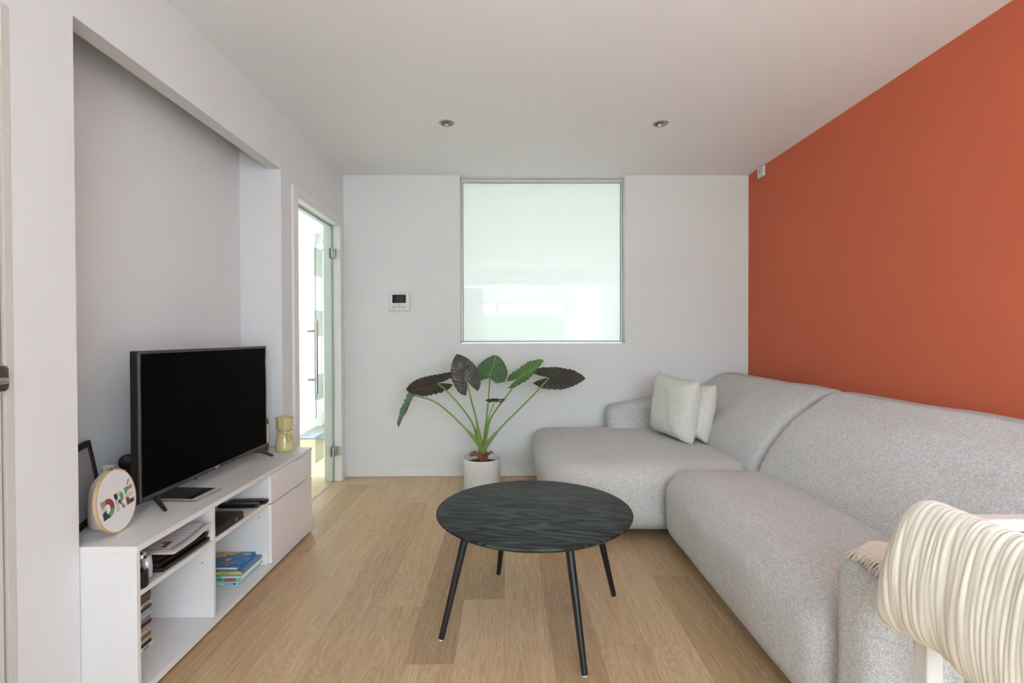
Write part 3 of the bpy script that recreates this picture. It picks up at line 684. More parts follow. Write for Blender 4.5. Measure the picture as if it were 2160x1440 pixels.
# planner on top of it
t = thing('planner', 'pale desk planner with a gold numeral 1 lying on the games console', 'planner', (-1.24, 1.84, .413))
PM = frame((-1.245, 1.712, .4138), (1, .02, 0), (-.10, 1, .0))
bm = NB(); rbox(bm, (-.16, .008, 0), (.098, .245, .011), (.012, .012, .0045), 4, 3, lambda p: V((p.x, p.y, p.z+.016*max(0, (p.y-.10)/.14)**1.5)))
bmesh.ops.transform(bm, matrix=PM, verts=bm.verts[:]); part('page_block', bm, mat('pale pink paper', 'c3b5b0', .6), t, smooth=True, angle=50)
def sheet(bm, x0, x1, y0, y1, z, h, n=8):
    g = []
    for i in range(n+1):
        y = y0+(y1-y0)*i/n; dz = .016*max(0, (y-.10)/.14)**1.5
        g.append([bm.verts.new(PM @ V((x, y, z+dz+k))) for k in (0, h) for x in (x0, x1)])
    for a, b in zip(g, g[1:]):
        bm.faces.new((a[2], a[3], b[3], b[2])); bm.faces.new((a[1], a[0], b[0], b[1])); bm.faces.new((a[0], a[2], b[2], b[0])); bm.faces.new((a[3], a[1], b[1], b[3]))
    for a in (g[0], g[-1]): bm.faces.new((a[0], a[1], a[3], a[2]))
bm = NB(); sheet(bm, -.15, .064, .020, .235, .0112, .0006); part('cover_sheet', bm, mat('off white sheet', 'd6cdca', .6), t)
bm = NB(); sheet(bm, .066, .080, .030, .235, .0112, .0006); part('bookmark', bm, mat('blue grey ribbon', '8595a2', .6), t)
bm = NB()
for i in range(8): sheet(bm, -.15, .062, .055+i*.022, .0556+i*.022+.0006, .0119, .0002, 2)
sheet(bm, -.0203, -.0193, .05, .233, .0119, .0002)
part('ruled_lines', bm, mat('ruling red brown', '8d6a5f', .7), t)
bm = NB(); sheet(bm, -.15, .062, .026, .034, .0119, .0003); part('band', bm, mat('grey green band', '96a19f', .7), t)
bm = NB(); poly(bm, [(.028, .045), (.044, .045), (.036, .097), (.022, .097), (.003, .083), (.008, .077), (.021, .083)], PM, .0004, .0122); part('numeral', bm, mat('antique gold', '7d6532', .4, .3), t)

# set-top box
t = thing('set_top_box', 'flat black set-top box on the middle shelf', 'set-top box', (-1.28, 2.145, SZ))
bm = NB(); rbox(bm, (-1.40, 2.040, SZ+.003), (-1.187, 2.250, SZ+.036), (.004, .004, .004), 2, 2); part('case', bm, mat('black case', '19191a', .45), t, smooth=True, angle=50)
part('front', boxes((-1.187, -1.1855, 2.043, 2.247, SZ+.006, SZ+.033)), mat('front brown black', '15110f', .3), t)
bm = NB(); tube(bm, [(-1.1855, 2.187, SZ+.0195), (-1.184, 2.187, SZ+.0195)], .0075, 20); tube(bm, [(-1.184, 2.187, SZ+.0195), (-1.1838, 2.187, SZ+.0195)], .0045, 16); part('power_button', bm, mat('silver ring', 'a9a49c', .3, .6), t)
for y in (2.06, 2.23):
    for x in (-1.38, -1.205):
        bm = NB(); lathe(bm, [(.008, .0005), (.008, .0035)], (x, y, SZ), 12); part('foot', bm, M_BLACK, t)
# two remotes
def remote(label, c, ang, L, tilt):
    t = thing('remote_control', label, 'remote control', (c[0], c[1], c[2]), 'remote controls on the middle shelf')
    Mx = Matrix.Translation(c) @ Matrix.Rotation(ang, 4, 'Z') @ Matrix.Rotation(tilt, 4, 'X')
    bm = NB(); rbox(bm, (-L/2, -.022, 0), (L/2, .022, .019), (.012, .012, .008), 3, 4); bmesh.ops.transform(bm, matrix=Mx, verts=bm.verts[:]); part('shell', bm, mat('remote black', '111112', .3), t, smooth=True)
    for mi, (nm, c2) in enumerate((('keypad', '3a3a3c'), ('coloured_buttons', '8f4030'))):
        bm = NB()
        for i in range(9):
            for j in range(3):
                if (mi == 1) == (i == 6):
                    x = -L*.36+i*L*.085; y = -.011+j*.011
                    lathe(bm, [(.0035, .0185), (.0033, .0208)], (x, y, 0), 10)
        bmesh.ops.transform(bm, matrix=Mx, verts=bm.verts[:]); part(nm, bm, mat('remote keys '+nm, c2, .5), t)
remote('black remote control lying nearer, in front of the other one, on the middle shelf', V((-1.286, 2.399, SZ+.001)), math.radians(2), .188, 0)
remote('black remote control lying behind the other one against the drawer side', V((-1.267, 2.448, SZ+.002)), math.radians(3), .186, math.radians(4))

# children's books on the bottom board
def book(label, x0, x1, y0, y1, z0, z1, cover, spine=None, pages='e9e2d2', hard=.002):
    t = thing('picture_book', label, 'book', ((x0+x1)/2, (y0+y1)/2, z0), "children's books stacked in the cabinet")
    mc = mat('cover '+cover, cover, .3)
    part('cover', boxes((x0, x1, y0, y1, z0, z0+hard), (x0, x1, y0, y1, z1-hard, z1)), mc, t)
    if spine == 'near': part('spine', boxes((x0, x1, y0-.0012, y0, z0, z1)), mc, t); a = (x0+.004, x1-.004, y0, y1-.004)
    else: part('spine', boxes((x1, x1+.0012, y0, y1, z0, z1)), mc, t); a = (x0+.004, x1, y0+.003, y1-.003)
    part('pages', boxes((a[0], a[1], a[2], a[3], z0+hard, z1-hard)), mat('pages '+pages, pages, .8), t)
    return t
BZ = .0345
b = book('light blue book at the bottom of the book stack', -1.46, -1.222, 2.268, 2.474, BZ, BZ+.0185, '7fc3d3', 'near')
def flatbox(nm, col, t, *bx): return part(nm, boxes(*bx), mat('print '+col, col, .4), t)
yf = 2.268-.0012
flatbox('yellow_mark', 'd8cf8a', b, (-1.315, -1.287, yf-.0003, yf, BZ+.006, BZ+.012))
bm = NB()
for z in (BZ+.0105, BZ+.005):
    for i in range(7): box(bm, -1.281+i*.0042, -1.278+i*.0042, yf-.0003, yf, z, z+.0028)
part('pink_lettering', bm, mat('print pink', 'a0649a', .5), b)
bm = NB(); tube(bm, [(-1.240, yf-.0004, BZ+.0092), (-1.240, yf, BZ+.0092)], .0044, 14); box(bm, -1.2485, -1.2315, yf-.0003, yf, BZ+.0084, BZ+.0102); part('publisher_mark', bm, mat('print black', '222a33', .5), b)
z = BZ+.0190
b = book('teal book with an orange drawing on its spine, second from the bottom', -1.45, -1.212, 2.268, 2.473, z, z+.0245, '79b8b4', 'near', 'efe8da')
yf = 2.268-.0012
flatbox('orange_drawing', 'b85222', b, (-1.285, -1.232, yf-.0003, yf, z+.002, z+.0125), (-1.268, -1.239, yf-.0003, yf, z+.0125, z+.0155))
flatbox('green_drawing', '3f8c3a', b, (-1.318, -1.293, yf-.0003, yf, z+.006, z+.0145))
flatbox('white_band', 'd6dde6', b, (-1.3, -1.214, yf-.0003, yf, z+.0185, z+.0242))
z += .025
b = book('blue book with yellow spine just under the top book', -1.44, -1.214, 2.285, 2.473, z, z+.009, '5f7fb4', 'near', 'cfc6ab', .0015)
flatbox('yellow_spine', 'd9c56c', b, (-1.42, -1.2145, 2.285-.0019, 2.285-.0012, z, z+.009))
bm = NB()
Mz = frame((0, 0, z+.0091), (1, 0, 0), (0, 1, 0))
for cx_, w_ in ((-1.255, .034), (-1.315, .030)): poly(bm, [(cx_-w_, 2.2851), (cx_+w_, 2.2851)]+[(cx_+w_*math.cos(a_), 2.2851+.013*math.sin(a_)) for a_ in [i*PI/10 for i in range(1, 10)]], Mz, .0003)
part('yellow_hills', bm, mat('print yellow', 'd9c56c', .4), b)
flatbox('title_print', '5f5634', b, (-1.31, -1.29, 2.2828, 2.2831, z+.003, z+.0055), (-1.286, -1.277, 2.2828, 2.2831, z+.003, z+.0055), (-1.235, -1.231, 2.2828, 2.2831, z+.003, z+.0055))
z += .0095
b = book('bright blue book with yellow shapes on the cover topmost of the stack', -1.43, -1.247, 2.306, 2.472, z, z+.014, '2876b0', 'side', 'e3ddd4')
z += .014
Mz = frame((0, 0, z+.0002), (1, 0, 0), (0, 1, 0))
bm = NB(); poly(bm, [(-1.43, 2.39), (-1.40, 2.41), (-1.365, 2.42), (-1.33, 2.44), (-1.305, 2.471), (-1.43, 2.471)], Mz, .0003); poly(bm, arc(-1.333, 2.385, .014, 0, 350, 18), Mz, .0003)
poly(bm, [(-1.30, 2.442), (-1.275, 2.434), (-1.256, 2.442), (-1.262, 2.456), (-1.285, 2.458)], Mz, .0003); part('yellow_print', bm, mat('print ochre', 'c9b069', .4), b)
bm = NB(); poly(bm, arc(-1.352, 2.378, .009, 0, 350, 16), Mz, .0006); poly(bm, arc(-1.355, 2.425, .008, 0, 350, 16), Mz, .0006); poly(bm, [(-1.302, 2.386), (-1.270, 2.424), (-1.267, 2.421), (-1.298, 2.383)], Mz, .0004); part('red_print', bm, mat('print dark red', '7d2b3c', .4), b)
bm = NB()
for i in range(14): box(bm, -1.345+i*.0062, -1.341+i*.0062, 2.349, 2.353, z+.0002, z+.0005)
part('small_title', bm, mat('print white', 'c8d4dd', .4), b)
for i, cl in enumerate(('6f8a4e', 'a83a3a', 'c08a36', '3a6ea0', 'a0344c')):
    bm = NB(); bx = -1.352+i*.0185
    poly(bm, arc(bx+.007, 2.328, .0082, 0, 350, 14), Mz, .0003); part('title_blob', bm, mat('title '+cl, cl, .4), b)
flatbox('spine_title', 'dfe9f2', b, (-1.2458, -1.2455, 2.388, 2.422, z-.0085, z-.0055))
flatbox('spine_mark', 'd8772e', b, (-1.2458, -1.2455, 2.318, 2.326, z-.012, z-.003))

# magazines stacked in the lower left bay
mags = [('e2dfde', .0125, 'white magazine with grey spine print at the very bottom of the magazine stack', 1), ('262524', .0150, 'black magazine second from the bottom of the magazine stack', 0),
        ('bcbc7c', .0125, 'yellow green magazine near the bottom of the magazine stack', 0), ('7a5f41', .0150, 'brown magazine above the yellow green magazine', 0),
        ('b3aaa4', .0170, 'plain greige magazine between the brown and the streaked magazines', 0), ('a79b8b', .0130, 'beige streaked magazine under the thick black magazine', 0), ('1f2020', .0120, 'black magazine lying above the beige streaked magazine', 0),
        ('8c7b78', .0180, 'mauve and dark photo-spined magazine under the pale grey magazine', 0), ('b9bdb6', .0120, 'pale grey magazine directly under the light blue magazine', 0),
        ('8aacbc', .0125, 'light blue magazine in the middle of the magazine stack', 0), ('2b2523', .0125, 'dark magazine on top of the light blue one', 0),
        ('d8d2d0', .0135, 'white magazine with grey spine print in the upper middle of the magazine stack', 1), ('5b4744', .0165, 'dark purple brown magazine above the middle white magazine', 0),
        ('7b4a34', .0140, 'rust brown magazine under the navy magazine', 0), ('2c4768', .0145, 'navy blue magazine below the ochre magazine', 0), ('a98b4a', .0145, 'ochre magazine below the topmost visible white magazine', 0), ('d5cecd', .0140, 'white magazine with grey spine print near the top of the stack', 1), ('6c6f72', .0140, 'grey magazine at the top of the stack under the shelf', 0)]
z = .0345
for i, (c, h, lab, pr) in enumerate(mags):
    h *= 1.02; dy = random.uniform(-.003, .003)
    if i == 0: dy = .008
    t = thing('magazine', lab, 'magazine', (-1.41, 1.73, z), 'magazines stacked in the lower left bay')
    part('cover', boxes((-1.52, -1.310+random.uniform(-.001, .001), 1.62+dy, 1.838+dy, z+.0003, z+h-.0002)), mat('spine '+c, c, .45, var=.25 if i in (4, 5, 7, 12, 14) else .03, vscale=90), t, bevel=.0008)
    if pr:
        bm = NB()
        for j in range(7): box(bm, -1.3092, -1.3088, 1.795+j*.0045, 1.7985+j*.0045, z+h*.3, z+h*.66)
        part('spine_print', bm, mat('grey print', '55504e', .6), t)
    z += h

# ------------------------------------------------------------------ coffee table
TC = V((.111, 2.058, 0)); TZ = .4525; TR = .4015
tb = thing('coffee_table', 'round black coffee table with four splayed legs', 'table', TC)
bm = NB(); lathe(bm, [(0, TZ), (TR-.004, TZ), (TR-.0012, TZ-.0012), (TR, TZ-.004), (TR-.001, TZ-.007), (TR-.018, TZ-.020), (TR-.03, TZ-.022), (0, TZ-.022)], (TC.x, TC.y, 0), 128, caps=False)
part('tabletop', bm, M_TABLE, tb, smooth=True, angle=30)
for k in range(4):
    a = -1.173+k*PI/2; d = V((math.cos(a), math.sin(a), 0))
    top = TC+d*.285+V((0, 0, TZ-.021)); bot = TC+d*.396+V((0, 0, .006))
    bm = NB(); tube(bm, [top, top.lerp(bot, .5), bot], [.0165, .0138, .011], 20)
    lg = part('leg', bm, M_LEG, tb, smooth=True, angle=50)
    bm = NB(); tube(bm, [bot, bot+(bot-top).normalized()*.0055], [.0105, .0085], 16); part('glide', bm, mat('pale felt glide', 'cfd3d6', .8), lg)
bm = NB(); box(bm, -.014, .014, -.0011, .0011, 0, .0003, M=Matrix.Translation((-.045, 2.317, TZ+.0001)) @ Matrix.Rotation(math.radians(-38), 4, 'Z'))
part('scratch', bm, mat('pale scratch', '9c9a8a', .6), tb)

# ------------------------------------------------------------------ corner sofa
so = thing('corner_sofa', 'large grey woven corner sofa with chaise along the orange wall', 'sofa', (1.3, 2.7, 0))
def soft(amp, sc):
    def f(p): return p+noise.noise_vector(p*sc)*amp
    return f
sf = soft(.006, 4)
def chaise_fn(p):
    x0, x1, y0, y1 = .195, 1.50, 2.80, 4.10
    sx_ = (p.x-x0)/(x1-x0)*2-1; sy_ = (p.y-y0)/(y1-y0)*2-1
    q = p.copy()
    if p.z > .2: q.z += .026*max(0, 1-sx_**2)*max(0, 1-sy_**2)
    k = max(0, (.30-p.z)/.27)                  # tucks in towards the floor
    if sx_ < 0: q.x += .035*k*max(0, -sx_)**3
    if sx_ < -.3: q.x += .10*max(0, -sy_)**3*max(0, -sx_-.3)  # the front left corner rounds back
    return sf(q)
bm = NB(); rbox(bm, (.195, 2.782, .042), (1.50, 4.10, .428), (.13, .13, .095), 22, 6, chaise_fn, uv=True); part('chaise_seat', bm, M_SOFA, so, smooth=True)
def seat_fn(p):
    y0, y1, x0, x1 = 1.30, 2.765, .86, 1.46
    sx_ = (p.x-x0)/(x1-x0)*2-1; sy_ = (p.y-y0)/(y1-y0)*2-1
    q = p.copy()
    if p.z > .2: q.z += .035*max(0, 1-sx_**2)*max(0, 1-sy_**4)
    if sx_ < -.2: q.x -= .022*math.sin(max(0, min(1, (p.z-.04)/.4))*PI)*max(0, 1-sy_**4)
    return sf(q)
bm = NB(); rbox(bm, (.864, 1.322, .042), (1.46, 2.765, .428), (.12, .11, .11), 26, 6, seat_fn, uv=True); part('seat_cushion', bm, M_SOFA, so, smooth=True)
def back_fn(y0, y1):
    def f(p):
        x1 = 1.995; w = max(0, min(1, (x1-p.x)/.62)); q = p.copy()
        z = p.z
        q.x += w*.375*(max(0, z-.40)/.462)**1.55
        sy_ = (p.y-y0)/(y1-y0)*2-1
        if p.x > 1.62: q.z -= .17*max(0, (p.x-1.62)/.375)**2*max(0, (p.z-.5)/.36)
        if w > .5: q.x -= .030*max(0, 1-sy_**4)*max(0, 1-abs(z-.62)/.3)
        return sf(q)
    return f
bm = NB(); rbox(bm, (1.355, 2.725, .05), (1.995, 4.10, .862), (.10, .06, .15), 20, 6, back_fn(2.725, 4.10), uv=True); part('backrest', bm, M_SOFA, so, smooth=True)
def nearback(p):
    q = back_fn(1.14, 2.715)(p)
    d = noise.noise(V((p.y*3, p.z*9, 2))) ; q.x += .006*d*(1 if p.y < 2 else 0)
    return q
bm = NB(); rbox(bm, (1.355, 1.14, .05), (1.995, 2.715, .862), (.10, .06, .15), 24, 6, nearback, uv=True); part('backrest', bm, M_SOFA, so, smooth=True)
def lowback(p):
    q = p.copy()
    if p.z > .5: q.z += .14*max(0, (p.x-.80))**.8*.9
    return sf(q)
bm = NB(); rbox(bm, (.803, 3.90, .32), (1.62, 4.125, .60), (.06, .075, .06), 14, 5, lowback, uv=True); part('armrest', bm, M_SOFA, so, smooth=True)
def arm_fn(p):
    q = p.copy()
    
    return soft(.004, 5)(q)
bm = NB(); rbox(bm, (.862, 1.138, .042), (1.99, 1.335, .605), (.07, .075, .085), 14, 6, arm_fn, uv=True); part('armrest', bm, M_SOFA, so, smooth=True)
part('plinth', boxes((.36, 1.95, 2.98, 4.05, .002, .05), (1.08, 1.95, 1.3, 2.98, .002, .05)), mat('black plinth', '181818', .8), so)

# scatter cushions
def cushion(label, c, e1, e2, w, h, th, seed):
    t = thing('scatter_cushion', label, 'cushion', c, 'cream cushions on the chaise')
    Mx = frame(c, e1, e2); bm = NB(); n = 26; gs = []
    for side in (1, -1):
        g = []
        for i in range(n+1):
            row = []
            for j in range(n+1):
                s, r = -1+2*i/n, -1+2*j/n
                pin = 1-.085*(1-abs(s)**3 if False else (1-s*s))*0
                x = s*w/2*(1-.07*(1-abs(r)**2.2)*abs(s)); y = r*h/2*(1-.07*(1-abs(s)**2.2)*abs(r))
                z = side*th/2*max(0, (1-s**4)*(1-r**4))**.55
                p = V((x, y, z)); nz = noise.noise(V((s*2.2+seed, r*2.2, side)))*.012 + noise.noise(V((s*6+seed, r*5, side*3)))*.005
                edge = min(1-abs(s), 1-abs(r))
                p.z += side*nz*min(1, edge*5)
                if r < -.55: p.z += .012*math.sin(s*9+seed)*(-r-.55)*(1 if edge > 0 else 1)
                row.append(bm.verts.new(Mx @ p))
            g.append(row)
        gs.append(g)
        for i in range(n):
            for j in range(n):
                q = [g[i][j], g[i+1][j], g[i+1][j+1], g[i][j+1]]
                if side < 0: q.reverse()
                bm.faces.new(q)
    bmesh.ops.remove_doubles(bm, verts=bm.verts[:], dist=.0004)
    part('cover', bm, M_CUSH, t, smooth=True)
    # zip edge seam
    bm = NB(); pts = []
    for k in range(4*n):
        i = k % n; e = k//n; s, r = ((-1+2*i/n, -1), (1, -1+2*i/n), (1-2*i/n, 1), (-1, 1-2*i/n))[e]
        x = s*w/2*(1-.07*(1-abs(r)**2.2)*abs(s)); y = r*h/2*(1-.07*(1-abs(s)**2.2)*abs(r)); z = .012*math.sin(s*9+seed)*(-r-.55) if r < -.55 else 0
        pts.append(Mx @ V((x, y, z)))
    tube(bm, pts+[pts[0]], .0014, 6); part('seam_piping', bm, M_CUSH, t, smooth=True)
cushion('cream scatter cushion in front, square to the room on the chaise', V((1.180, 3.49, .664)), (.30, -.95, -.06), (.10, .02, .99), .45, .44, .19, 1.3)
cushion('cream scatter cushion tucked behind the other one against the backrest', V((1.310, 3.52, .640)), (.30, -.95, -.03), (.15, .03, .98), .42, .40, .17, 5.1)

# ------------------------------------------------------------------ pot plant
pot = thing('potted_plant', 'tall elephant ear plant in a white pot below the window', 'plant', (-.19, 3.765, 0))
PC = (-.190, 3.765, 0)
bm = NB(); lathe(bm, [(0, .001), (.128, .001), (.134, .006), (.1415, .235), (.1415, .246), (.139, .249), (.1355, .248), (.134, .24), (.130, .18), (.0, .178)], PC, 64, caps=False)
pp = part('flower_pot', bm, mat('white stoneware', 'eae9e8', .6, bump=.04), pot, smooth=True, angle=50)
bm = NB(); lathe(bm, [(.1335, .205), (.12, .208), (.09, .212), (.05, .22), (0, .225)], PC, 40, lambda p, a: p+V((0, 0, noise.noise(p*40)*.006)), caps=False); part('soil', bm, mat('dark soil', '3a2c22', .95, var=.5, vscale=90, bump=.6, bscale=80), pot, smooth=True)
B0 = V((-.184, 3.768, .285))
# dry sheath husks around the crown
M_HUSK = mat('dry brown husk', '8a5a3a', .8, var=.35, vscale=40)
bm = NB()
tube(bm, [V((-.182, 3.765, .21)), V((-.184, 3.768, .245)), V((-.183, 3.768, .285)), V((-.184, 3.768, .31))], [.026, .030, .028, .016], 14)
for k in range(16):
    a = k*2.39; r0 = .020+.005*(k % 3); z0 = .215+.005*(k % 5)
    d = V((math.cos(a), math.sin(a), 0)); p0 = V((-.183, 3.768, z0))+d*r0
    fl = .02 if k % 4 else .055
    pts = spline([p0, p0+d*.006+V((0, 0, .035)), p0+d*fl*.6+V((0, 0, .06)), p0+d*fl+V((0, 0, .066-.012*(k % 3)))], 4)
    tube(bm, pts, [.010*(1-.75*i/(len(pts)-1)) for i in range(len(pts))], 6)
p0 = V((-.205, 3.745, .270))
tube(bm, spline([p0, p0+V((-.03, -.01, .014)), p0+V((-.062, -.015, .010)), p0+V((-.068, -.012, -.004))], 4), [.010, .013, .014, .015, .016, .017, .017, .016, .015, .013, .011, .009, .006], 6)
part('dry_husk', bm, M_HUSK, pot, smooth=True)
def leaf_mat(name, c, vein):
    k = N(name)
    uv = k.n('UVMap'); sp = k.n('SeparateXYZ'); k.l(uv.outputs[0], sp.inputs[0])
    a = sp.outputs[0]; b = k.math('ABSOLUTE', sp.outputs[1])
    lines = k.math('ABSOLUTE', k.math('SUBTRACT', k.math('FRACT', k.math('MULTIPLY', k.math('SUBTRACT', a, k.math('MULTIPLY', b, .38)), 6.5)), .5))
    v = k.math('MAXIMUM', k.math('LESS_THAN', lines, .035), k.math('LESS_THAN', b, .035))
    nz = k.n('TexNoise', Scale=28.0, Detail=4.0); k.l(k.coord(), nz.inputs['Vector'])
    cc = lin(c); base = k.ramp(nz.outputs[0], (.3, tuple(x*.8 for x in cc[:3])+(1,)), (.7, tuple(x*1.2 for x in cc[:3])+(1,)))
    k.l(k.mix(k.math('MULTIPLY', v, .6), base, lin(vein)), k.b.inputs['Base Color'])
    k.b.inputs['Roughness'].default_value = .4; k.b.inputs['Specular IOR Level'].default_value = .4
    return k.m
M_LTOP = leaf_mat('leaf upper side', '46663f', '86a070'); M_LUND = leaf_mat('leaf underside', '4f4a43', '37332e')
M_LYOUNG = leaf_mat('young leaf upper side', '4f7236', '8aa65f')
M_PET = mat('green leaf stalk', '7d9a4c', .4, var=.15, vscale=12)
def leaf(A, T, Sd, fold=.25, curl=.12, upside=False, top=M_LTOP, lobes=.38, wave=.012, seed=0):
    """heart shaped blade: A stalk joint, T tip, Sd half-width vector; two real surfaces with a thin edge"""
    A, T, Sd = V(A), V(T), V(Sd); m = T-A; L = m.length; mh = m.normalized()
    Sd = Sd-mh*Sd.dot(mh); W = Sd.length; sh = Sd.normalized(); nh = mh.cross(sh)
    if (nh.z < 0) != upside: nh = -nh             # nh points out of the upper side
    bm = NB(); uvl = bm.loops.layers.uv.new('UVMap')
    ts = [-lobes+(1+lobes)*i/56 for i in range(57)]
    def halfw(t):
        if t < 0: return math.sqrt(max(0, 1-max(0, min(1, -t/lobes))**3.4))*(.80+.1*t/lobes)+.02
        return max(0, max(0, 1-t)**.76*(1+.9*t)*(.8)+.10*math.sin(t*PI)*(1-t))
    def inner(t): return 0 if t >= 0 else .42*(-t/lobes)**1.6+.012
    K = 8
    def pos(t, bfrac):
        b = bfrac
        w = W*abs(b); z = fold*w-curl*L*max(0, t)**2*.9 - .25*W*abs(b)**2.5
        z += wave*math.sin((t-.38*abs(b))*6.5*2*PI)*min(1, abs(b)*1.6)*.35 + .010*noise.noise(V((t*3+seed, b*3, seed)))
        return A+mh*(t*L)+sh*(b*W)+nh*z
    def quad(vs, uv, mi):
        for tri in ((0, 1, 2), (0, 2, 3)) if mi == 0 else ((0, 1, 3), (1, 2, 3)):
            try: f = bm.faces.new([vs[x] for x in tri])
            except ValueError: continue
            f.material_index = mi; f.smooth = True
            for lp, x in zip(f.loops, tri): lp[uvl].uv = uv[x]
    for sgn in (-1, 1):
        grid = []
        for t in ts:
            w1, w0 = halfw(t), inner(t); w1 = max(w1, w0+.005) if t < 0 else w1
            w1 *= 1 if L < .1 else 1+.018*math.sin(t*40+seed*3+sgn)+.012*math.sin(t*71+seed)
            row = []
            for j in range(K+1):
                b = sgn*(w0+(w1-w0)*j/K); p = pos(t, b)
                row.append((bm.verts.new(p+nh*.0009), bm.verts.new(p-nh*.0009), (t, b)))
            grid.append(row)
        for i in range(len(grid)-1):
            for j in range(K):
                q = [grid[i][j], grid[i+1][j], grid[i+1][j+1], grid[i][j+1]]
                if sgn < 0: q.reverse()
                uv = [x[2] for x in q]
                quad([x[0] for x in q], uv, 0); quad([x[1] for x in reversed(q)], uv[::-1], 1)
            a, b = grid[i][K], grid[i+1][K]; quad([a[0], b[0], b[1], a[1]], [a[2], b[2], b[2], a[2]], 0)
            if ts[i] < 0:
                a, b = grid[i][0], grid[i+1][0]; quad([a[0], b[0], b[1], a[1]], [a[2], b[2], b[2], a[2]], 0)
    bmesh.ops.remove_doubles(bm, verts=bm.verts[:], dist=.00005)
    return bm
LV = [  # joint, tip, half-width vector, options, stalk mid points
    ((-.691, 3.72, .728), (-.790, 3.61, .511), (.033, -.08, -.012), dict(fold=.55, curl=.03, lobes=.55, upside=False), [(-.345, 3.745, .505), (-.52, 3.73, .665)]),
    ((-.515, 3.72, .816), (-.728, 3.60, .790), (.05, -.085, .105), dict(fold=.12, curl=.03, lobes=.62, upside=False), [(-.270, 3.75, .530), (-.40, 3.735, .705)]),
    ((-.291, 3.62, .848), (-.368, 3.66, 1.036), (.118, .0, .02), dict(fold=.10, curl=-.05, lobes=.55, upside=True), [(-.232, 3.70, .570), (-.262, 3.66, .70)]),
    ((-.128, 3.78, .857), (-.083, 3.90, 1.019), (.145, -.02, -.02), dict(fold=.08, curl=.03, lobes=.24, upside=False), [(-.152, 3.78, .565), (-.138, 3.78, .70)]),
    ((.096, 3.80, .850), (.278, 3.75, .983), (.022, -.085, -.058), dict(fold=.30, curl=.02, lobes=.50, upside=False, top=M_LYOUNG), [(-.115, 3.76, .560), (.02, 3.77, .74)]),
    ((.319, 3.75, .850), (.585, 3.70, .853), (.0, -.085, .108), dict(fold=.12, curl=.03, lobes=.50, upside=False), [(-.015, 3.77, .505), (.18, 3.76, .70)]),
    ((-.085, 3.62, .699), (-.155, 3.58, .709), (.0, -.05, .022), dict(fold=.20, curl=.05, lobes=1.2, upside=False, wave=.003), [(-.135, 3.71, .560), (-.11, 3.66, .63)]),
]
for i, (A, T, Sd, kw, mids) in enumerate(LV):
    base = B0+V((.012*math.cos(i*2.1), .012*math.sin(i*2.1), .0))
    pts = spline([base, base.lerp(V(mids[0]), .35)+V((0, 0, .015)), mids[0], mids[1], A], 6); n = len(pts)
    r0 = .0175 if i < 6 else .008; r1 = .0052 if i < 6 else .003
    def sheath(q): return r0*(1-.22*q/.34) if q < .34 else (r0*.78+(r1*1.3-r0*.78)*(q-.34)/.09 if q < .43 else r1*1.3+(r1-r1*1.3)*(q-.43)/.57)
    rad = [sheath(k/(n-1)) for k in range(n)]
    #(r1*1.35-r0)*min(1, (k/(n-1))/.42) if k/(n-1) < .42 else r1*1.35+(r1-r1*1.35)*((k/(n-1))-.42)/.58 for k in range(n)]
    bm = NB(); tube(bm, pts, rad, 12); st = part('leaf_stalk', bm, M_PET, pot, smooth=True)
    top = kw.pop('top', M_LTOP)
    bm = leaf(A, T, Sd, seed=i, **kw)
    org = V(pot.location); bmesh.ops.translate(bm, verts=bm.verts[:], vec=-org)
    me = bpy.data.meshes.new('leaf'); bm.to_mesh(me); bm.free(); me.materials.append(top); me.materials.append(M_LUND)
    o = bpy.data.objects.new('leaf', me); COL.objects.link(o); o.parent = pot

# ------------------------------------------------------------------ white slatted playpen at the front right
pen = thing('playpen', 'white slatted wooden playpen in the near right corner', 'playpen', (1.2, .55, 0))
M_PEN = mat('white lacquer', 'dedad5', .35)
PX, PY, PZ = .85, .998, .805
for x, y in ((PX, PY-.004), (1.62, PY-.004), (PX, .10), (1.62, .10)):
    part('post', boxes((x, x+.034, y, y+.036, .001, PZ-.024)), M_PEN, pen, bevel=.003)
part('top_rail', boxes((PX-.002, 1.66, PY-.040, PY-.006, PZ-.024, PZ)), M_PEN, pen, bevel=.003)
part('top_rail', boxes((PX-.002, PX+.036, .10, PY-.041, PZ-.030, PZ-.008)), M_PEN, pen, bevel=.003)
part('bottom_rail', boxes((PX+.034, 1.62, PY-.034, PY-.008, .10, .13)), M_PEN, pen, bevel=.003)
part('bottom_rail', boxes((PX+.004, PX+.030, .136, PY-.042, .10, .13)), M_PEN, pen, bevel=.003)
y = .905
while y > .18:
    part('slat', boxes((PX+.004, PX+.026, y-.012, y+.014, .13, PZ-.024)), M_PEN, pen, bevel=.002); y -= .094
x = PX+.115
while x < 1.6:
    part('slat', boxes((x, x+.026, PY-.034, PY-.012, .13, PZ-.024)), M_PEN, pen, bevel=.002); x += .094

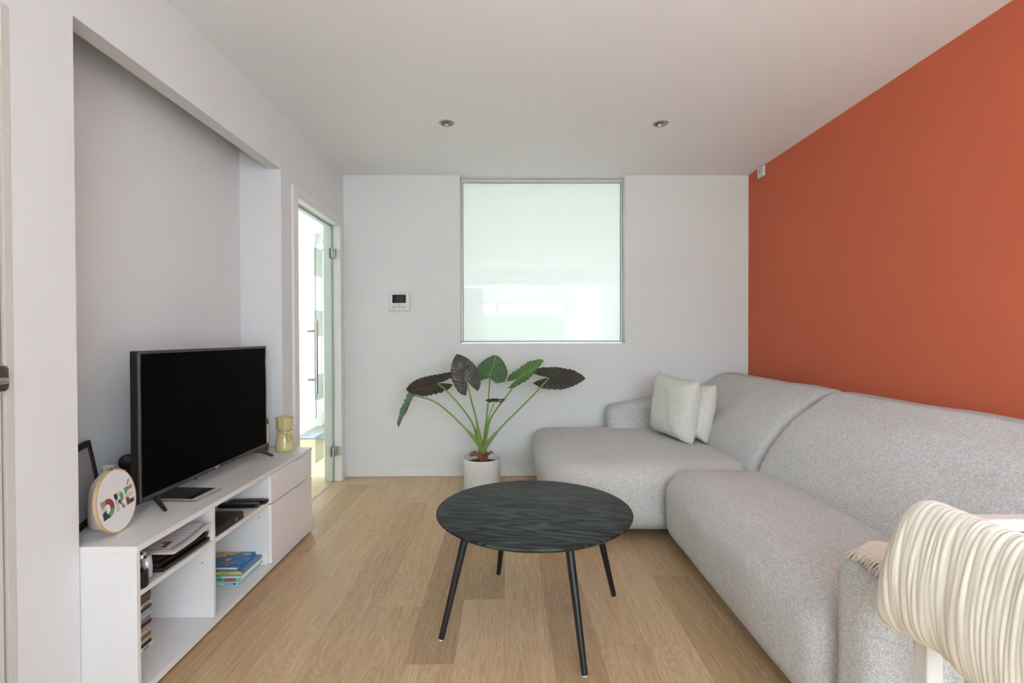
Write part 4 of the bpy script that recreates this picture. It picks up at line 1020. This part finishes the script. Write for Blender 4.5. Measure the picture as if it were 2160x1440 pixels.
# muslin blanket over the playpen rail
bl = thing('muslin_blanket', 'cream crinkled muslin blanket with fringe draped over the playpen rail', 'blanket', (.86, .9, PZ))
prof = spline([(.945, 0, .60), (.925, 0, .72), (.914, 0, .795), (.892, 0, .818), (.864, 0, .817), (.840, 0, .785), (.822, 0, .725), (.812, 0, .66), (.812, 0, .595), (.822, 0, .562), (.834, 0, .566), (.838, 0, .60)], 8)
NT = len(prof); NS = 420
bm = NB(); g = []
for i in range(NS+1):
    s = i/NS; row = []
    for j, p in enumerate(prof):
        tt = j/(NT-1)
        out = max(0, min(1, (tt-.30)/.5))                   # 0 at the rail, 1 at the lower hem
        yf = 1.028+.075*out-.02*max(0, 1-abs(tt-.28)/.2)
        if tt > .8: yf -= .03*(tt-.8)/.2
        y = yf-(yf-.42)*s
        q = V((p.x, y, p.z))
        tang = (prof[min(j+1, NT-1)]-prof[max(j-1, 0)]).normalized(); nrm = V((tang.z, 0, -tang.x))
        if nrm.x > 0 and tt > .35 and tt < .8: nrm = -nrm
        a = y+.07*tt+.02*noise.noise(V((y*7, tt*2.5, 0)))
        w = .0026*(1-2*abs(noise.noise(V((a*100, tt*2.6, 0)))))+.0022*noise.noise(V((a*150, tt*4.5, 3)))+.0012*noise.noise(V((a*330, tt*9, 8)))
        w *= .6+.8*abs(noise.noise(V((y*14, tt*3.5, 7))))
        big = .020*noise.noise(V((y*5.5, tt*2.0, 5)))+.010*noise.noise(V((y*13, tt*4, 9)))
        roll = max(0, 1-s*NS/26.0)                           # the free end curls round
        q += nrm*(w+big*(.12+out)); q.x += .030*roll**2*(out)
        q.z += .014*noise.noise(V((y*5, 1, 1)))*out
        row.append(bm.verts.new(q))
    g.append(row)
for i in range(NS):
    for j in range(NT-1): bm.faces.new((g[i][j], g[i+1][j], g[i+1][j+1], g[i][j+1]))
part('drape', bm, M_BLANKET, bl, smooth=True, solid=.004)
# free end lying on the sofa arm, with fringe
rows = [[(.915, 1.285, .6085), (.908, 1.24, .616), (.905, 1.19, .614), (.910, 1.145, .598)], [(.98, 1.315, .614), (.97, 1.25, .620), (.95, 1.17, .620), (.935, 1.115, .612)],
        [(1.05, 1.27, .62), (1.01, 1.20, .64), (.97, 1.12, .66), (.92, 1.06, .68)], [(1.0, 1.08, .74), (.96, 1.05, .77), (.92, 1.035, .79), (.88, 1.02, .81)]]
bm = NB(); g = []
cols = [spline([rows[r][c] for r in range(4)], 8) for c in range(4)]
for k in range(len(cols[0])):
    ln = spline([cols[c][k] for c in range(4)], 26)
    g.append([bm.verts.new(p+V((0, 0, .0022*math.sin(i*.95+k*.15)+.0012*math.sin(i*2.1)))) for i, p in enumerate(ln)])
for a, b in zip(g, g[1:]):
    for i in range(len(a)-1): bm.faces.new((a[i], a[i+1], b[i+1], b[i]))
part('loose_end', bm, M_BLANKET, bl, smooth=True, solid=.003)
bm = NB(); ln = spline(rows[0], 22)
for i, p in enumerate(ln):
    a = random.uniform(-.5, .5); L_ = random.uniform(.020, .034)
    d = V((-math.cos(a)*.9, math.sin(a)*.8-.15, 0)).normalized()
    dr = random.uniform(.012, .024)
    tube(bm, spline([p+V((.003, 0, 0)), p+d*L_*.4+V((0, 0, -.002)), p+d*L_*.75+V((random.uniform(-.004, .004), random.uniform(-.004, .004), -dr*.5)), p+d*L_+V((0, random.uniform(-.006, .006), -dr))], 3), [.0016]*9+[.0008], 5)
part('fringe', bm, M_BLANKET, bl, smooth=True)

# ------------------------------------------------------------------ light
def area(name, loc, rot, sx_, sy_, power, col):
    d = bpy.data.lights.new(name, 'AREA'); d.shape = 'RECTANGLE'; d.size = sx_; d.size_y = sy_; d.energy = power; d.color = col
    o = bpy.data.objects.new(name, d); COL.objects.link(o); o.location = loc; o.rotation_euler = rot; return o
LP = 1.0
def portal(name, loc, rot, sx_, sy_):
    o = area(name, loc, rot, sx_, sy_, 1, (1, 1, 1)); o.data.cycles.is_portal = True
portal('garden_window_portal', ((RW[0]+RW[1])/2, YR-.09, 1.15), (PI/2, 0, 0), 3.0, 2.2)
portal('added_window_portal', (XO+.01, -4.2, 1.3), (0, -PI/2, 0), 2.0, 3.2)  # sky light through the added side window
area('hall_daylight', (.4, HY-.02, 1.2), (-PI/2, 0, 0), 2.9, 2.1, 44*LP, (1, .98, .97))
area('hall_fill', (-1.9, 4.9, H-.02), (0, 0, 0), .7, 2.2, 11*LP, (1, 1, .98))  # added fill that brightens the hall, stands for no lamp
area('ceiling_bounce_fill', (.35, -3.9, .7), (PI, 0, 0), 2.6, 2.6, 345*LP, (.70, .80, 1))  # added unseen light aimed up so the ceiling bounces more
w = bpy.data.worlds.new('sky'); S.world = w; w.use_nodes = True
nt = w.node_tree; bg = nt.nodes['Background']; bg.inputs[1].default_value = 24.0*LP
tc = nt.nodes.new('ShaderNodeTexCoord'); sp = nt.nodes.new('ShaderNodeSeparateXYZ'); rp = nt.nodes.new('ShaderNodeValToRGB')
rp.color_ramp.elements[0].position = .0; rp.color_ramp.elements[0].color = (.675, .765, 1, 1); rp.color_ramp.elements[1].position = .6; rp.color_ramp.elements[1].color = (.57, .69, 1, 1)
nt.links.new(tc.outputs['Generated'], sp.inputs[0]); nt.links.new(sp.outputs[2], rp.inputs[0]); nt.links.new(rp.outputs[0], bg.inputs[0])

# ------------------------------------------------------------------ camera
F = 1051.96; yaw, pitch, roll, hc = .01072, .01092, -.00266, 1.16574
cy_, sy_ = math.cos(yaw), math.sin(yaw); cp, sp_ = math.cos(pitch), math.sin(pitch)
f = V((sy_*cp, cy_*cp, -sp_)); r = V((cy_, -sy_, 0)); u = r.cross(f)
r2 = r*math.cos(roll)+u*math.sin(roll); u2 = u*math.cos(roll)-r*math.sin(roll)
cd = bpy.data.cameras.new('camera'); cam = bpy.data.objects.new('camera', cd); COL.objects.link(cam)
cam.matrix_world = Matrix(((r2.x, u2.x, -f.x, 0), (r2.y, u2.y, -f.y, 0), (r2.z, u2.z, -f.z, hc), (0, 0, 0, 1)))
cd.sensor_width = 36; cd.lens = F/2160*36; cd.clip_start = .02
S.camera = cam
S.view_settings.view_transform = 'Standard'; S.view_settings.look = 'None'; S.view_settings.gamma = 1; S.view_settings.exposure = 0.88
S.view_settings.use_curve_mapping = False
S.cycles.use_denoising = True; S.cycles.max_bounces = 9; S.cycles.diffuse_bounces = 5; S.cycles.glossy_bounces = 4; S.cycles.transparent_max_bounces = 12
S.cycles.caustics_reflective = False; S.cycles.caustics_refractive = False; S.cycles.sample_clamp_indirect = 6
